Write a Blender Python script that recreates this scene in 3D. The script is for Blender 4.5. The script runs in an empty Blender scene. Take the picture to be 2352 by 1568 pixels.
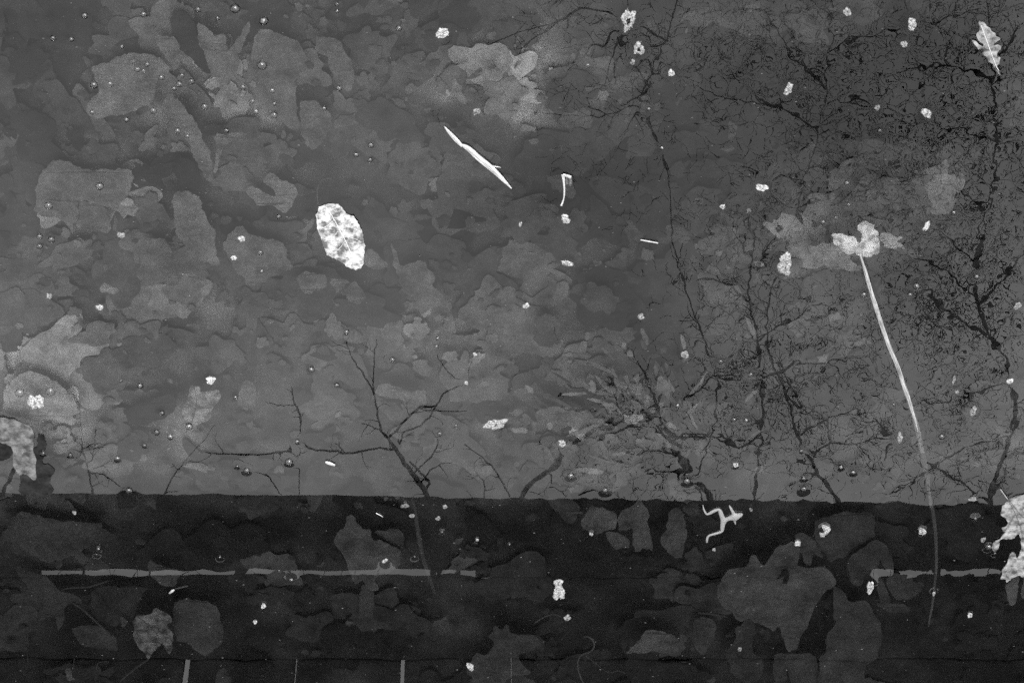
import bpy, bmesh, math, random
import numpy as np
from mathutils import Vector, Matrix
from mathutils.geometry import tessellate_polygon

random.seed(7)
NP = np.random.default_rng(11)
S = bpy.context.scene
COL = S.collection

# ------------------------------------------------------------------ camera, world, sun, exposure
# The photographer leans over a still, shallow pond and the picture is turned
# upside down: the far bank is at the bottom of the frame.
ELEV = math.radians(50.0)          # downward tilt
DIST = 2.0                         # metres from the lens to the water at the centre
FW, FH = 2352.0, 1568.0            # the photograph's working pixels
TANH = 0.20                        # tan of half the horizontal field of view
fwd = Vector((0, math.cos(ELEV), -math.sin(ELEV)))
right = Vector((-1, 0, 0))
up = Vector((0, -math.sin(ELEV), -math.cos(ELEV)))
EYE = -DIST * fwd
cam = bpy.data.cameras.new("camera")
cam.sensor_fit = 'HORIZONTAL'
cam.angle = 2 * math.atan(TANH)
cam.clip_start = 0.05
cam.clip_end = 2000
camo = bpy.data.objects.new("camera", cam)
COL.objects.link(camo)
camo.matrix_world = Matrix(((right.x, up.x, -fwd.x, EYE.x), (right.y, up.y, -fwd.y, EYE.y),
                            (right.z, up.z, -fwd.z, EYE.z), (0, 0, 0, 1)))
S.camera = camo

SUN_EL, SUN_AZ = math.radians(58), math.radians(190)   # high and behind the photographer
w = bpy.data.worlds.new("World")
S.world = w
w.use_nodes = True
nt = w.node_tree
bg = nt.nodes["Background"]
sky = nt.nodes.new("ShaderNodeTexSky")
sky.sky_type = 'NISHITA'
sky.sun_disc = False
sky.sun_elevation = SUN_EL
sky.sun_rotation = SUN_AZ
sky.air_density = 1.6
sky.dust_density = 5.0
bw = nt.nodes.new("ShaderNodeRGBToBW")               # the photograph is black and white
tcw = nt.nodes.new("ShaderNodeTexCoord")
cl = nt.nodes.new("ShaderNodeTexNoise")
cl.inputs["Scale"].default_value = 9.0
cl.inputs["Detail"].default_value = 5.0
mr = nt.nodes.new("ShaderNodeMapRange")
mr.inputs["From Min"].default_value = 0.3
mr.inputs["From Max"].default_value = 0.7
mr.inputs["To Min"].default_value = 0.58
mr.inputs["To Max"].default_value = 1.45
mu = nt.nodes.new("ShaderNodeMath")
mu.operation = 'MULTIPLY'
nt.links.new(tcw.outputs["Generated"], cl.inputs["Vector"])
nt.links.new(sky.outputs[0], bw.inputs[0])
nt.links.new(cl.outputs["Fac"], mr.inputs["Value"])
nt.links.new(bw.outputs[0], mu.inputs[0])
nt.links.new(mr.outputs[0], mu.inputs[1])
sx = nt.nodes.new("ShaderNodeSeparateXYZ")
vr = nt.nodes.new("ShaderNodeMapRange")               # overcast: paler low over the far bank
vr.inputs["From Min"].default_value = 0.70
vr.inputs["From Max"].default_value = 0.86
vr.inputs["To Min"].default_value = 1.45
vr.inputs["To Max"].default_value = 0.80
mv = nt.nodes.new("ShaderNodeMath")
mv.operation = 'MULTIPLY'
nt.links.new(tcw.outputs["Generated"], sx.inputs[0])
nt.links.new(sx.outputs["Z"], vr.inputs["Value"])
nt.links.new(mu.outputs[0], mv.inputs[0])
nt.links.new(vr.outputs[0], mv.inputs[1])
nt.links.new(mv.outputs[0], bg.inputs["Color"])
bg.inputs["Strength"].default_value = 0.15

sl = bpy.data.lights.new("sun", 'SUN')
sl.energy = 0.5
sl.angle = math.radians(32)
so = bpy.data.objects.new("sun", sl)
COL.objects.link(so)
sd = Vector((math.sin(SUN_AZ) * math.cos(SUN_EL), math.cos(SUN_AZ) * math.cos(SUN_EL), math.sin(SUN_EL)))
so.rotation_euler = sd.to_track_quat('Z', 'Y').to_euler()
so.location = (0, -3, 6)

S.view_settings.view_transform = 'Standard'
S.view_settings.look = 'None'
S.view_settings.exposure = 1.1
S.view_settings.gamma = 1.0
S.render.engine = 'CYCLES'
S.cycles.max_bounces = 8
S.cycles.transparent_max_bounces = 24
S.cycles.use_adaptive_sampling = False
S.cycles.use_denoising = False        # the grain of a high-ISO black-and-white picture

# ------------------------------------------------------------------ pixel <-> place
def ray(x, y):
    u = (x - FW / 2) / (FW / 2) * TANH
    v = (FH / 2 - y) / (FW / 2) * TANH
    return fwd + right * u + up * v

def W(x, y, z=0.0):
    """The point at height z seen at (x, y)."""
    d = ray(x, y)
    return EYE + d * ((z - EYE.z) / d.z)

def RF(x, y, Y):
    """The point at distance Y whose mirror image in still water shows at (x, y), and metres per pixel there."""
    d = ray(x, y)
    p = EYE + d * (-EYE.z / d.z)
    r = Vector((d.x, d.y, -d.z))
    t = (Y - p.y) / r.y
    return p + r * t, ((p - EYE).length + r.length * t) * TANH / (FW / 2)

PX = DIST * TANH / (FW / 2)        # metres per pixel on the water at the centre

def zoomer(x0, y0, s):
    k = 0.57422
    return lambda *pts: [((x0 + a * s) * k, (y0 + b * s) * k) for a, b in pts]

TX, TY = (0, 1024, 2048, 3072), (0, 680, 1360, 2031)
def T(c, r):
    return zoomer(TX[c], TY[r], 1024 / 2294)
Z4 = zoomer(2800, 2100, 1000 / 2352)
Z5 = zoomer(0, 2000, 1000 / 2145)
Z6 = zoomer(2200, 1950, 700 / 2352)
Z7 = zoomer(0, 0, 1400 / 1829)
ZF = zoomer(2770, 1980, 240 / 1792)
ZR = zoomer(3900, 1950, 196 / 615)
ZL = zoomer(0, 1600, 300 / 1176)

# ------------------------------------------------------------------ materials
def new_mat(name):
    m = bpy.data.materials.new(name)
    m.use_nodes = True
    n = m.node_tree
    n.nodes.clear()
    return m, n, n.nodes.new, n.links.new

def coords(n, new, link):
    """Object coordinates, shifted at random from object to object."""
    tc = new("ShaderNodeTexCoord")
    oi = new("ShaderNodeObjectInfo")
    mul = new("ShaderNodeMath"); mul.operation = 'MULTIPLY'; mul.inputs[1].default_value = 3.7
    add = new("ShaderNodeVectorMath"); add.operation = 'ADD'
    link(oi.outputs["Random"], mul.inputs[0])
    link(tc.outputs["Object"], add.inputs[0])
    link(mul.outputs[0], add.inputs[1])
    return add.outputs[0], oi

def noise(new, link, vec, scale, detail=4.0, rough=0.6):
    t = new("ShaderNodeTexNoise")
    t.inputs["Scale"].default_value = scale
    t.inputs["Detail"].default_value = detail
    t.inputs["Roughness"].default_value = rough
    link(vec, t.inputs["Vector"])
    return t.outputs["Fac"]

def remap(new, link, v, a, b, c, d):
    r = new("ShaderNodeMapRange")
    for k, val in zip(("From Min", "From Max", "To Min", "To Max"), (a, b, c, d)):
        r.inputs[k].default_value = val
    link(v, r.inputs["Value"])
    return r.outputs[0]

def math2(new, link, op, a, b):
    m = new("ShaderNodeMath"); m.operation = op
    for i, v in enumerate((a, b)):
        if isinstance(v, (int, float)):
            m.inputs[i].default_value = v
        else:
            link(v, m.inputs[i])
    return m.outputs[0]

def finish(n, new, link, color, rough=0.9, spec=0.1, bump=None, dist=0.0004):
    p = new("ShaderNodeBsdfPrincipled")
    o = new("ShaderNodeOutputMaterial")
    if isinstance(color, (int, float)):
        p.inputs["Base Color"].default_value = (color, color, color, 1)
    else:
        link(color, p.inputs["Base Color"])
    p.inputs["Roughness"].default_value = rough
    p.inputs["Specular IOR Level"].default_value = spec
    if bump is not None:
        b = new("ShaderNodeBump")
        b.inputs["Distance"].default_value = dist
        b.inputs["Strength"].default_value = 0.8
        link(bump, b.inputs["Height"])
        link(b.outputs[0], p.inputs["Normal"])
    link(p.outputs[0], o.inputs[0])

def mat_tinted(name, s1, s2, lo, hi, spec=0.05, rough=0.95):
    """The object's own grey (object colour) broken up by two sizes of stain."""
    m, n, new, link = new_mat(name)
    vec, oi = coords(n, new, link)
    a = remap(new, link, noise(new, link, vec, s1, 8, 0.72), 0.3, 0.7, lo, hi)
    b = remap(new, link, noise(new, link, vec, s2, 5, 0.8), 0.3, 0.7, 0.6, 1.4)
    f = math2(new, link, 'MULTIPLY', a, b)
    c = new("ShaderNodeRGBToBW")
    link(oi.outputs["Color"], c.inputs[0])
    finish(n, new, link, math2(new, link, 'MULTIPLY', f, c.outputs[0]), rough, spec,
           noise(new, link, vec, s2, 4), 0.0003)
    return m

def mat_mottled(name, pale, dark, scale, a, b, spec=0.2, rough=0.7):
    m, n, new, link = new_mat(name)
    vec, oi = coords(n, new, link)
    k = noise(new, link, vec, scale, 7, 0.62)
    f = remap(new, link, k, a, b, dark, pale)
    g = remap(new, link, noise(new, link, vec, scale * 6, 3, 0.7), 0.3, 0.7, 0.78, 1.12)
    finish(n, new, link, math2(new, link, 'MULTIPLY', f, g), rough, spec, noise(new, link, vec, scale * 4, 4), 0.0004)
    return m

M = {}
M['sunken'] = mat_tinted("silted_leaf", 48, 420, 0.30, 1.65)
M['stem'] = mat_tinted("wet_stem", 80, 700, 0.75, 1.25)
M['bleached'] = mat_mottled("bleached_leaf", 0.47, 0.10, 150, 0.41, 0.57)
M['bleached_b'] = mat_mottled("bleached_ragged_leaf", 0.30, 0.05, 150, 0.38, 0.62)
M['grey_leaf'] = mat_mottled("grey_wet_leaf", 0.155, 0.035, 100, 0.40, 0.60)
M['soaked'] = mat_mottled("soaked_leaf", 0.36, 0.10, 150, 0.42, 0.62)
M['pale_head'] = mat_mottled('pale_ragged_sheet', 0.88, 0.34, 200, 0.38, 0.58)
M['soaked_dim'] = mat_mottled('soaked_dark_leaf', 0.17, 0.03, 120, 0.40, 0.62)
M['waterlogged'] = mat_mottled("waterlogged_lobe", 0.13, 0.05, 110, 0.35, 0.65)
M['black_patch'] = mat_mottled("black_mottled", 0.030, 0.004, 90, 0.3, 0.7, 0.02, 1.0)
def mat_crumb(name, pale, dark):
    """Crumbs: speckled, some paler than others."""
    m, n, new, link = new_mat(name)
    vec, oi = coords(n, new, link)
    k = noise(new, link, vec, 620, 6, 0.75)
    f = remap(new, link, k, 0.38, 0.60, dark, pale)
    g = remap(new, link, oi.outputs["Random"], 0, 1, 0.55, 1.15)
    finish(n, new, link, math2(new, link, 'MULTIPLY', f, g), 0.9, 0.1, k, 0.0006)
    return m
M['fluff'] = mat_crumb("pale_crumb", 0.48, 0.06)
M['fluff_dim'] = mat_crumb("dull_crumb", 0.24, 0.04)
M['rib'] = mat_mottled("leaf_rib", 0.85, 0.5, 300, 0.3, 0.7)
M['frog'] = mat_mottled("frog_skin", 0.30, 0.15, 300, 0.32, 0.68, 0.25, 0.5)
M['bark'] = mat_mottled("bark", 0.10, 0.04, 40, 0.3, 0.7, 0.05, 1.0)
M['timber'] = mat_mottled("dark_timber", 0.05, 0.02, 14, 0.3, 0.7, 0.05, 1.0)
M['timber_pale'] = mat_mottled("worn_timber", 0.075, 0.03, 14, 0.3, 0.7, 0.05, 1.0)

# blade of grass and reed: streaks along the length (v runs across in UV-free object space, so use stretched noise)
def mat_reed(name, pale, dark):
    m, n, new, link = new_mat(name)
    at = new("ShaderNodeAttribute"); at.attribute_name = "strand"
    k = noise(new, link, at.outputs["Vector"], 2.2, 2, 0.5)
    tc = new("ShaderNodeTexCoord")
    k2 = remap(new, link, noise(new, link, tc.outputs["Object"], 300, 3), 0.3, 0.7, 0.8, 1.15)
    f = math2(new, link, 'MULTIPLY', remap(new, link, k, 0.36, 0.62, dark, pale), k2)
    finish(n, new, link, f, 0.6, 0.2)
    return m

# pond floor: silt with hand-set pale and dark patches (the "tone" of each place is set on the mesh)
m, n, new, link = new_mat("silt")
tc = new("ShaderNodeTexCoord")
v = tc.outputs["Object"]
at = new("ShaderNodeAttribute"); at.attribute_name = "tone"
b = remap(new, link, noise(new, link, v, 60, 6, 0.7), 0.3, 0.7, 0.6, 1.4)
c = remap(new, link, noise(new, link, v, 1100, 3, 0.8), 0.3, 0.7, 0.5, 1.6)
finish(n, new, link, math2(new, link, 'MULTIPLY', math2(new, link, 'MULTIPLY', at.outputs["Fac"], b), c), 1.0, 0.0,
       noise(new, link, v, 300, 5), 0.002)
M['silt'] = m
m, n, new, link = new_mat("dark_ground")
tc = new("ShaderNodeTexCoord")
finish(n, new, link, remap(new, link, noise(new, link, tc.outputs["Object"], 5, 6), 0.3, 0.7, 0.01, 0.03), 1.0, 0.0)
M['ground'] = m

m, n, new, link = new_mat("leaf_litter")
at = new("ShaderNodeAttribute"); at.attribute_name = "tone"
tc = new("ShaderNodeTexCoord")
g = remap(new, link, noise(new, link, tc.outputs["Object"], 50, 8, 0.75), 0.3, 0.7, 0.35, 1.7)
h = remap(new, link, noise(new, link, tc.outputs["Object"], 1100, 3, 0.8), 0.3, 0.7, 0.55, 1.5)
finish(n, new, link, math2(new, link, 'MULTIPLY', math2(new, link, 'MULTIPLY', at.outputs["Fac"], g), h), 1.0, 0.0)
M['litter'] = m

m, n, new, link = new_mat("bank_soil")
tc = new("ShaderNodeTexCoord")
finish(n, new, link, remap(new, link, noise(new, link, tc.outputs["Object"], 6, 8, 0.7), 0.3, 0.7, 0.04, 0.12), 1.0, 0.0,
       noise(new, link, tc.outputs["Object"], 40, 6), 0.02)
M['soil'] = m

# water: clear, mirroring more or less of the sky by Fresnel
def mat_water(name, ior):
    m, n, new, link = new_mat(name)
    gl = new("ShaderNodeBsdfGlossy"); gl.inputs["Roughness"].default_value = 0.0
    gl.inputs["Color"].default_value = (1, 1, 1, 1)
    tr = new("ShaderNodeBsdfTransparent")
    tr.inputs["Color"].default_value = (0.97, 0.97, 0.97, 1)
    fr = new("ShaderNodeFresnel"); fr.inputs["IOR"].default_value = ior
    mx = new("ShaderNodeMixShader")
    o = new("ShaderNodeOutputMaterial")
    link(fr.outputs[0], mx.inputs[0]); link(tr.outputs[0], mx.inputs[1]); link(gl.outputs[0], mx.inputs[2])
    link(mx.outputs[0], o.inputs[0])
    return m
M['water'] = mat_water("pond_water", 1.88)
M['bubble'] = mat_water("bubble_film", 1.6)

# ------------------------------------------------------------------ object helpers
class MB:
    def __init__(self):
        self.v, self.f, self.tone, self.strand = [], [], [], []
    def poly(self, pts, th, tone=None):
        """A flat sheet with thickness th from a loop of 3-D points."""
        b0 = len(self.v); k = len(pts)
        self.v += [tuple(p) for p in pts] + [(p[0], p[1], p[2] - th) for p in pts]
        fs = []
        for t in tessellate_polygon([[Vector((p[0], p[1], 0)) for p in pts]]):
            a, b, c = (Vector(pts[i]) for i in t)
            if (b - a).cross(c - a).z < 0:
                t = (t[0], t[2], t[1])
            fs.append((b0 + t[0], b0 + t[1], b0 + t[2]))
            fs.append((b0 + k + t[0], b0 + k + t[2], b0 + k + t[1]))
        for i in range(k):
            j = (i + 1) % k
            fs.append((b0 + i, b0 + j, b0 + k + j, b0 + k + i))
        self.f += fs
        if tone is not None:
            self.tone += [tone] * len(fs)
    def tube(self, pts, rad, n=5):
        if len(pts) < 2:
            return
        b0 = len(self.v)
        pts = [Vector(p) for p in pts]
        side = None
        for i, p in enumerate(pts):
            t = (pts[min(i + 1, len(pts) - 1)] - pts[max(i - 1, 0)])
            if t.length < 1e-12:
                t = Vector((0, 0, 1))
            t.normalize()
            if side is None:
                side = t.orthogonal().normalized()
            side = (side - t * side.dot(t))
            side = side.normalized() if side.length > 1e-9 else t.orthogonal().normalized()
            oth = t.cross(side)
            for q in range(n):
                a = 2 * math.pi * q / n
                c = p + (side * math.cos(a) + oth * math.sin(a)) * rad[i]
                self.v.append((c.x, c.y, c.z))
        for i in range(len(pts) - 1):
            for q in range(n):
                r = (q + 1) % n
                self.f.append((b0 + i * n + q, b0 + i * n + r, b0 + (i + 1) * n + r, b0 + (i + 1) * n + q))
        e = b0 + (len(pts) - 1) * n
        self.f.append(tuple(range(b0 + n - 1, b0 - 1, -1)))
        self.f.append(tuple(range(e, e + n)))
    def box(self, lo, hi):
        b = len(self.v)
        self.v += [(x, y, z) for z in (lo[2], hi[2]) for y in (lo[1], hi[1]) for x in (lo[0], hi[0])]
        self.f += [tuple(b + i for i in q) for q in ((0, 2, 3, 1), (4, 5, 7, 6), (0, 1, 5, 4), (2, 6, 7, 3), (0, 4, 6, 2), (1, 3, 7, 5))]
    def build(self, name, mat, parent=None, at=None, smooth=False):
        vs = self.v
        if at is None:
            at = Vector((0, 0, 0))
        at = Vector(at)
        me = bpy.data.meshes.new(name)
        me.from_pydata([(x - at.x, y - at.y, z - at.z) for x, y, z in vs], [], self.f)
        me.materials.append(mat)
        if self.tone:
            ta = me.attributes.new("tone", 'FLOAT', 'FACE')
            ta.data.foreach_set("value", self.tone)
        if self.strand:
            ta = me.attributes.new("strand", 'FLOAT_VECTOR', 'POINT')
            ta.data.foreach_set("vector", [q for t in self.strand for q in t])
        me.update()
        if smooth:
            me.shade_smooth()
        o = bpy.data.objects.new(name, me)
        COL.objects.link(o)
        if parent is not None:
            o.parent = parent
            o.location = at - parent.location
        else:
            o.location = at
        return o

def tag(o, label=None, cat=None, group=None, kind=None):
    for k, val in (('label', label), ('category', cat), ('group', group), ('kind', kind)):
        if val:
            o[k] = val
    return o

def empty(name, at, label, cat, group=None):
    o = bpy.data.objects.new(name, None)
    o.empty_display_size = 0.01
    COL.objects.link(o)
    o.location = at
    return tag(o, label, cat, group)

def grey(o, g):
    o.color = (g, g, g, 1)
    return o

def jag(pts, step=7.0, amp=1.2, serr=0.0):
    """The outline resampled every few pixels and roughened."""
    # smooth the traced corners first (one pass of corner cutting)
    q = []
    k = len(pts)
    for i in range(k):
        (x0, y0), (x1, y1) = pts[i], pts[(i + 1) % k]
        q.append((x0 * .82 + x1 * .18, y0 * .82 + y1 * .18))
        q.append((x0 * .18 + x1 * .82, y0 * .18 + y1 * .82))
    out = []
    tog = 1
    run = 0.0
    p1, p2, p3 = (random.uniform(0, 6.28) for _ in range(3))
    for i in range(len(q)):
        (x0, y0), (x1, y1) = q[i], q[(i + 1) % len(q)]
        L = math.hypot(x1 - x0, y1 - y0)
        m_ = max(1, int(L / step))
        for j in range(m_):
            t = j / m_
            nx, ny = (y1 - y0) / max(L, 1e-6), -(x1 - x0) / max(L, 1e-6)
            run += L / m_
            d = random.gauss(0, amp * 0.45) + tog * serr + amp * (0.8 * math.sin(run / 11 + p1) + 0.7 * math.sin(run / 6.3 + p2) + 0.5 * math.sin(run / 3.7 + p3))
            tog = -tog
            out.append((x0 + (x1 - x0) * t + nx * d, y0 + (y1 - y0) * t + ny * d))
    return out

def blade(pts, z, th=0.0005, tilt=0.0, step=7.0, amp=1.2, serr=0.0, wave=0.0):
    """A leaf blade seen at these pixels, lying near height z, a little tilted and wavy."""
    o = jag(pts, step, amp, serr)
    cx = sum(p[0] for p in o) / len(o); cy = sum(p[1] for p in o) / len(o)
    ta = random.uniform(0, 6.28)
    ph = random.uniform(0, 6.28)
    P = []
    for x, y in o:
        r = ((x - cx) * math.cos(ta) + (y - cy) * math.sin(ta)) * PX
        a = math.atan2(y - cy, x - cx)
        P.append(W(x, y, z + r * tilt + wave * math.sin(3 * a + ph)))
    mb = MB()
    mb.poly(P, th)
    return mb, W(cx, cy, z)

def strip(path, width, z0, z1=None, n=None, th=0.0004):
    """A ribbon or stalk along pixels: width in pixels (number or list), height from z0 to z1."""
    k = len(path)
    z1 = z0 if z1 is None else z1
    pts, rad = [], []
    for i, (x, y) in enumerate(path):
        t = i / (k - 1)
        pts.append(W(x, y, z0 + (z1 - z0) * t))
        wd = width[i] if isinstance(width, (list, tuple)) else width
        rad.append(wd * PX / 2)
    return pts, rad

def smooth_path(p, m_=4):
    """Catmull-Rom through the points (any dimension)."""
    out = []
    k = len(p)
    for i in range(k - 1):
        a, b, c, d = p[max(i - 1, 0)], p[i], p[i + 1], p[min(i + 2, k - 1)]
        for j in range(m_):
            t = j / m_
            out.append(tuple(0.5 * (2 * b[q] + (c[q] - a[q]) * t + (2 * a[q] - 5 * b[q] + 4 * c[q] - d[q]) * t * t
                                    + (3 * b[q] - a[q] - 3 * c[q] + d[q]) * t ** 3) for q in range(len(b))))
    out.append(tuple(p[-1]))
    return out

def flat_tube(mb, pts, rad, flat=0.35, n=6):
    """A tube pressed flat towards the water."""
    b0 = len(mb.v)
    z = [p[2] for p in pts]
    mb.tube(pts, rad, n)
    for i in range(len(pts)):
        for q in range(n):
            x, y, zz = mb.v[b0 + i * n + q]
            mb.v[b0 + i * n + q] = (x, y, z[i] + (zz - z[i]) * flat)

# ------------------------------------------------------------------ things on the water that bend its skin: (x, y, rx, ry, turn, tone, label)
FLAKES = [
    (1016, 77, 14, 12, .3, 1, "bright round crumb of fluff in the upper water, under dark twig reflections"),
    (1443, 46, 14, 25, .15, 1, "tall pale flake with a round dark hole, floating near the top edge"),
    (1467, 112, 13, 13, 0, 1, "ragged white curl of fluff just below the holed flake"),
    (1453, 143, 6, 6, 0, 0, "dull crumb under the ragged white curl"),
    (1542, 168, 8, 7, 0, 1, "small white crumb with a dark centre beside the ragged curl's lower side"),
    (1946, 28, 9, 9, 0, 1, "small white crumb at the top edge among dark twig reflections"),
    (2095, 56, 12, 11, .5, 1, "pale speckled crumb between the top edge crumb and the ragged oak leaf"),
    (2077, 102, 8, 7, 0, 1, "oval white crumb just under the pale speckled crumb"),
    (1811, 205, 9, 14, .25, 1, "upright smooth oval white crumb in the dark upper water"),
    (2128, 260, 13, 10, .6, 1, "lumpy white flake inside a rippled ring below the oak leaf"),
    (2015, 248, 6, 7, 0, 0, "dull small crumb beside the lumpy ringed flake"),
    (1750, 431, 16, 8, .3, 1, "bent white flake like a bean standing alone over the dark water"),
    (1299, 503, 12, 10, .2, 1, "pale crumb with a frayed tail right under the pale Y-shaped stalk"),
    (1303, 605, 15, 7, .3, 1, "thin frayed white scrap in the middle of the water"),
    (1803, 607, 18, 26, -.4, 1, "large crusty white flake with a dark rim west of the long reed"),
    (1095, 256, 9, 8, 0, 1, "round white crumb above the pale grass blade"),
    (1138, 974, 27, 14, -.35, 1, "large bean-shaped white flake with a dark lower rim"),
    (1573, 814, 10, 10, 0, 1, "white crumb over the crinkled tree reflections, mid water"),
    (2235, 944, 9, 12, .2, 1, "pear-shaped white crumb to the far side of the long reed"),
    (2067, 1005, 8, 13, -.2, 1, "speckled oval flake close beside the lower reed"),
    (2191, 872, 4, 12, .1, 1, "slim upright white grain beyond the reed"),
    (2320, 875, 8, 8, 0, 1, "white crumb in a ring near the frame's edge, level with the slim grain"),
    (2198, 900, 5, 5, 0, 0, "small dull crumb under the slim upright grain"),
    (1893, 1218, 13, 19, .3, 1, "C-shaped crusty white flake in the dark band beyond the frog"),
    (1999, 1348, 11, 17, .1, 1, "figure-eight crusty white flake lying on lobed sunken leaves"),
    (1282, 1338, 12, 12, .1, 1, "bigger shredded white flake alone in the dark band, its upper lump"),
    (1303, 1418, 9, 9, 0, 0, "dull speckled crumb at the end of the thin pale stem in the dark band"),
    (1080, 1530, 10, 13, -.5, 1, "ribbed oval white flake near the bottom edge, by a lobed sunken leaf"),
    (2228, 1412, 8, 7, 0, 1, "round white crumb alone below the torn maple leaf"),
    (1291, 1018, 9, 11, 0, 1, "pale crumb with a shiny dark foot beside the crinkled dark limb"),
    (82, 922, 20, 19, 0, 1, "big round white clump in a dark ring above the mottled edge leaf"),
    (484, 873, 12, 11, 0, 1, "round white clump on top of the soaked mottled leaf"),
    (278, 540, 9, 8, 0, 1, "bright round crumb in a pale ring, among drowned leaves"),
    (1208, 702, 9, 7, 0, 1, "white double crumb in the plain middle water"),
    (1472, 727, 9, 7, 0, 1, "shiny white crumb with a small tail, over pale sunken leaves"),
    (1660, 475, 6, 6, 0, 1, "small round white crumb between bean flake and thin straw"),
    (1720, 484, 6, 6, 0, 0, "dull small crumb by the small round crumb"),
    (2128, 520, 6, 13, .5, 1, "slanting beaded white flake right of the reed's pale head"),
    (2338, 702, 9, 9, 0, 0, "speckled round clump cut by the frame's edge in dark water"),
    (1690, 1067, 7, 7, 0, 1, "small white crumb over the dark fence line's crinkled twigs"),
    (1832, 1247, 8, 9, 0, 1, "shiny pale crumb above the large sunken maple leaf"),
    (2118, 1220, 10, 10, 0, 1, "round pale crumb beside the drowned tip of the reed"),
    (2258, 1239, 6, 8, 0, 0, "dull crumb next to the torn maple leaf's lobe"),
    (1358, 1226, 6, 5, 0, 1, "small white crumb at the edge of the drowned round leaf"),
    (605, 1391, 7, 8, 0, 1, "speckled crumb in the dark band under the pale slit"),
    (586, 1428, 6, 6, 0, 1, "paired white crumb under the speckled crumb"),
    (930, 1161, 11, 7, 0, 0, "dull oval crumb by the drowned stick's upper end"),
    (946, 1184, 7, 6, 0, 0, "dull round crumb touching the drowned stick"),
    (1006, 1190, 6, 7, 0, 0, "dull crumb to the side of the drowned stick"),
    (1022, 1163, 6, 6, 0, 0, "dull crumb just under the fence's dark edge, right of the stick"),
    (171, 1177, 5, 6, 0, 1, "round white crumb in the dark band's left end"),
    (884, 1287, 10, 5, -.4, 1, "chain of tiny white bubbles' scum on the drowned leaf above the slit"),
    (2145, 1363, 4, 8, .2, 1, "slim white grain touching the drowned reed"),
    (1999 - 300, 1484 + 6, 6, 6, 0, 0, "dull crumb under the big sunken maple leaf"),
    (990, 1800, 5, 5, 0, 0, ""),
    (1640, 1262, 5, 5, 0, 0, "small dull crumb below the frog's foot"),
    (1725, 1170, 5, 5, 0, 0, "grey cup-shaped crumb in front of the frog's snout"),
    (2234, 1146, 12, 6, 0, 0, "dull ragged scrap at the fence line, short of the torn maple leaf"),
    (555, 548, 9, 7, 0, 1, "white crumb with a dark foot near the bleached oval leaf"),
    (537, 592, 7, 6, 0, 1, "small white crumb below the one with a dark foot"),
    (113, 680, 6, 9, 0, 1, "small white-topped crumb at the left, above the pale patch"),
    (229, 706, 10, 7, -.3, 1, "slanted white crumb right of the white-topped one"),
    (1091, 813, 6, 4, 0, 1, "tiny white crumb above the reflected forked branch"),
    (1195, 515, 4, 6, 0, 1, "tiny white triangle in the plain middle water"),
    (1071, 879, 5, 5, 0, 1, "tiny white crumb on the tip of the reflected forked branch"),
    (1096, 1239, 4, 4, 0, 1, "tiny pale dot alone in the dark band"),
    (1258, 1700, 4, 4, 0, 0, ""),
]
FLAKES = [f for f in FLAKES if f[6]]
# air bubbles, many of them on the open left water: (x, y, r)
BUBBLES = [(216, 195, 13), (229, 427, 15), (112, 472, 12), (91, 543, 12), (118, 550, 11), (91, 565, 10), (280, 107, 8), (306, 142, 7), (316, 159, 9), (330, 163, 9),
           (338, 148, 9), (371, 178, 9), (412, 193, 9), (400, 203, 8), (418, 174, 8), (440, 187, 9), (253, 193, 8), (352, 254, 10), (291, 275, 7), (212, 258, 9),
           (233, 292, 6), (408, 300, 11), (430, 312, 9), (470, 245, 13), (520, 300, 8), (426, 359, 7), (330, 33, 11), (455, 22, 9), (540, 20, 13), (606, 48, 14),
           (602, 150, 14), (625, 208, 11), (558, 200, 10), (580, 232, 8), (588, 256, 9), (630, 238, 7), (630, 264, 10), (779, 203, 9), (745, 249, 8), (848, 228, 6),
           (774, 10, 7), (774, 26, 6), (916, 65, 8), (852, 333, 8), (818, 355, 7), (850, 367, 9), (640, 497, 8), (598, 580, 8), (601, 622, 7), (500, 42, 8),
           (195, 36, 9), (122, 88, 8), (164, 90, 8), (85, 115, 7), (435, 680, 5), (420, 630, 4), (715, 848, 11), (796, 762, 8), (782, 776, 6), (901, 825, 9),
           (774, 884, 8), (1005, 776, 6), (1003, 795, 6), (803, 944, 5), (1010, 995, 9), (1048, 977, 5), (683, 1013, 10), (664, 1060, 13), (567, 1080, 12), (545, 1070, 6),
           (372, 948, 8), (360, 992, 11), (391, 1002, 11), (332, 1022, 6), (270, 1052, 11), (162, 1044, 8), (297, 1126, 12), (46, 901, 13), (116, 898, 14), (322, 885, 9),
           (278, 874, 6), (541, 912, 7), (434, 979, 10), (99, 1040, 9), (1846, 1098, 9), (1846, 1122, 12), (1932, 1072, 10), (1960, 1084, 9), (2163, 1002, 10), (2053, 929, 7),
           (1578, 1104, 13), (1311, 1092, 13), (1556, 931, 7), (1686, 963, 8), (1714, 965, 8), (1724, 860, 9), (1655, 830, 8), (1840, 1035, 8), (2243, 635, 8), (2105, 657, 10),
           (2040, 648, 7), (1984, 676, 9), (2090, 676, 7), (2190, 488, 7), (2020, 300, 8), (1350, 150, 9), (1520, 340, 8), (1490, 250, 7), (1890, 510, 9), (1920, 500, 7),
           (1949, 470, 8), (1945, 420, 8), (2240, 1190, 6), (2270, 1255, 13), (2285, 1270, 5), (226, 1260, 7), (222, 1272, 4), (284, 1278, 5), (505, 1279, 5),
           (1390, 1125, 11), (1170, 1250, 4), (669, 1331, 7), (641, 1310, 6), (1224, 1541, 7), (1015, 1221, 6), (952, 1278, 5)]
BUBBLES = [(x, y, r * random.uniform(0.8, 1.2)) for x, y, r in BUBBLES if r > 7 or random.random() < .7]

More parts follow.
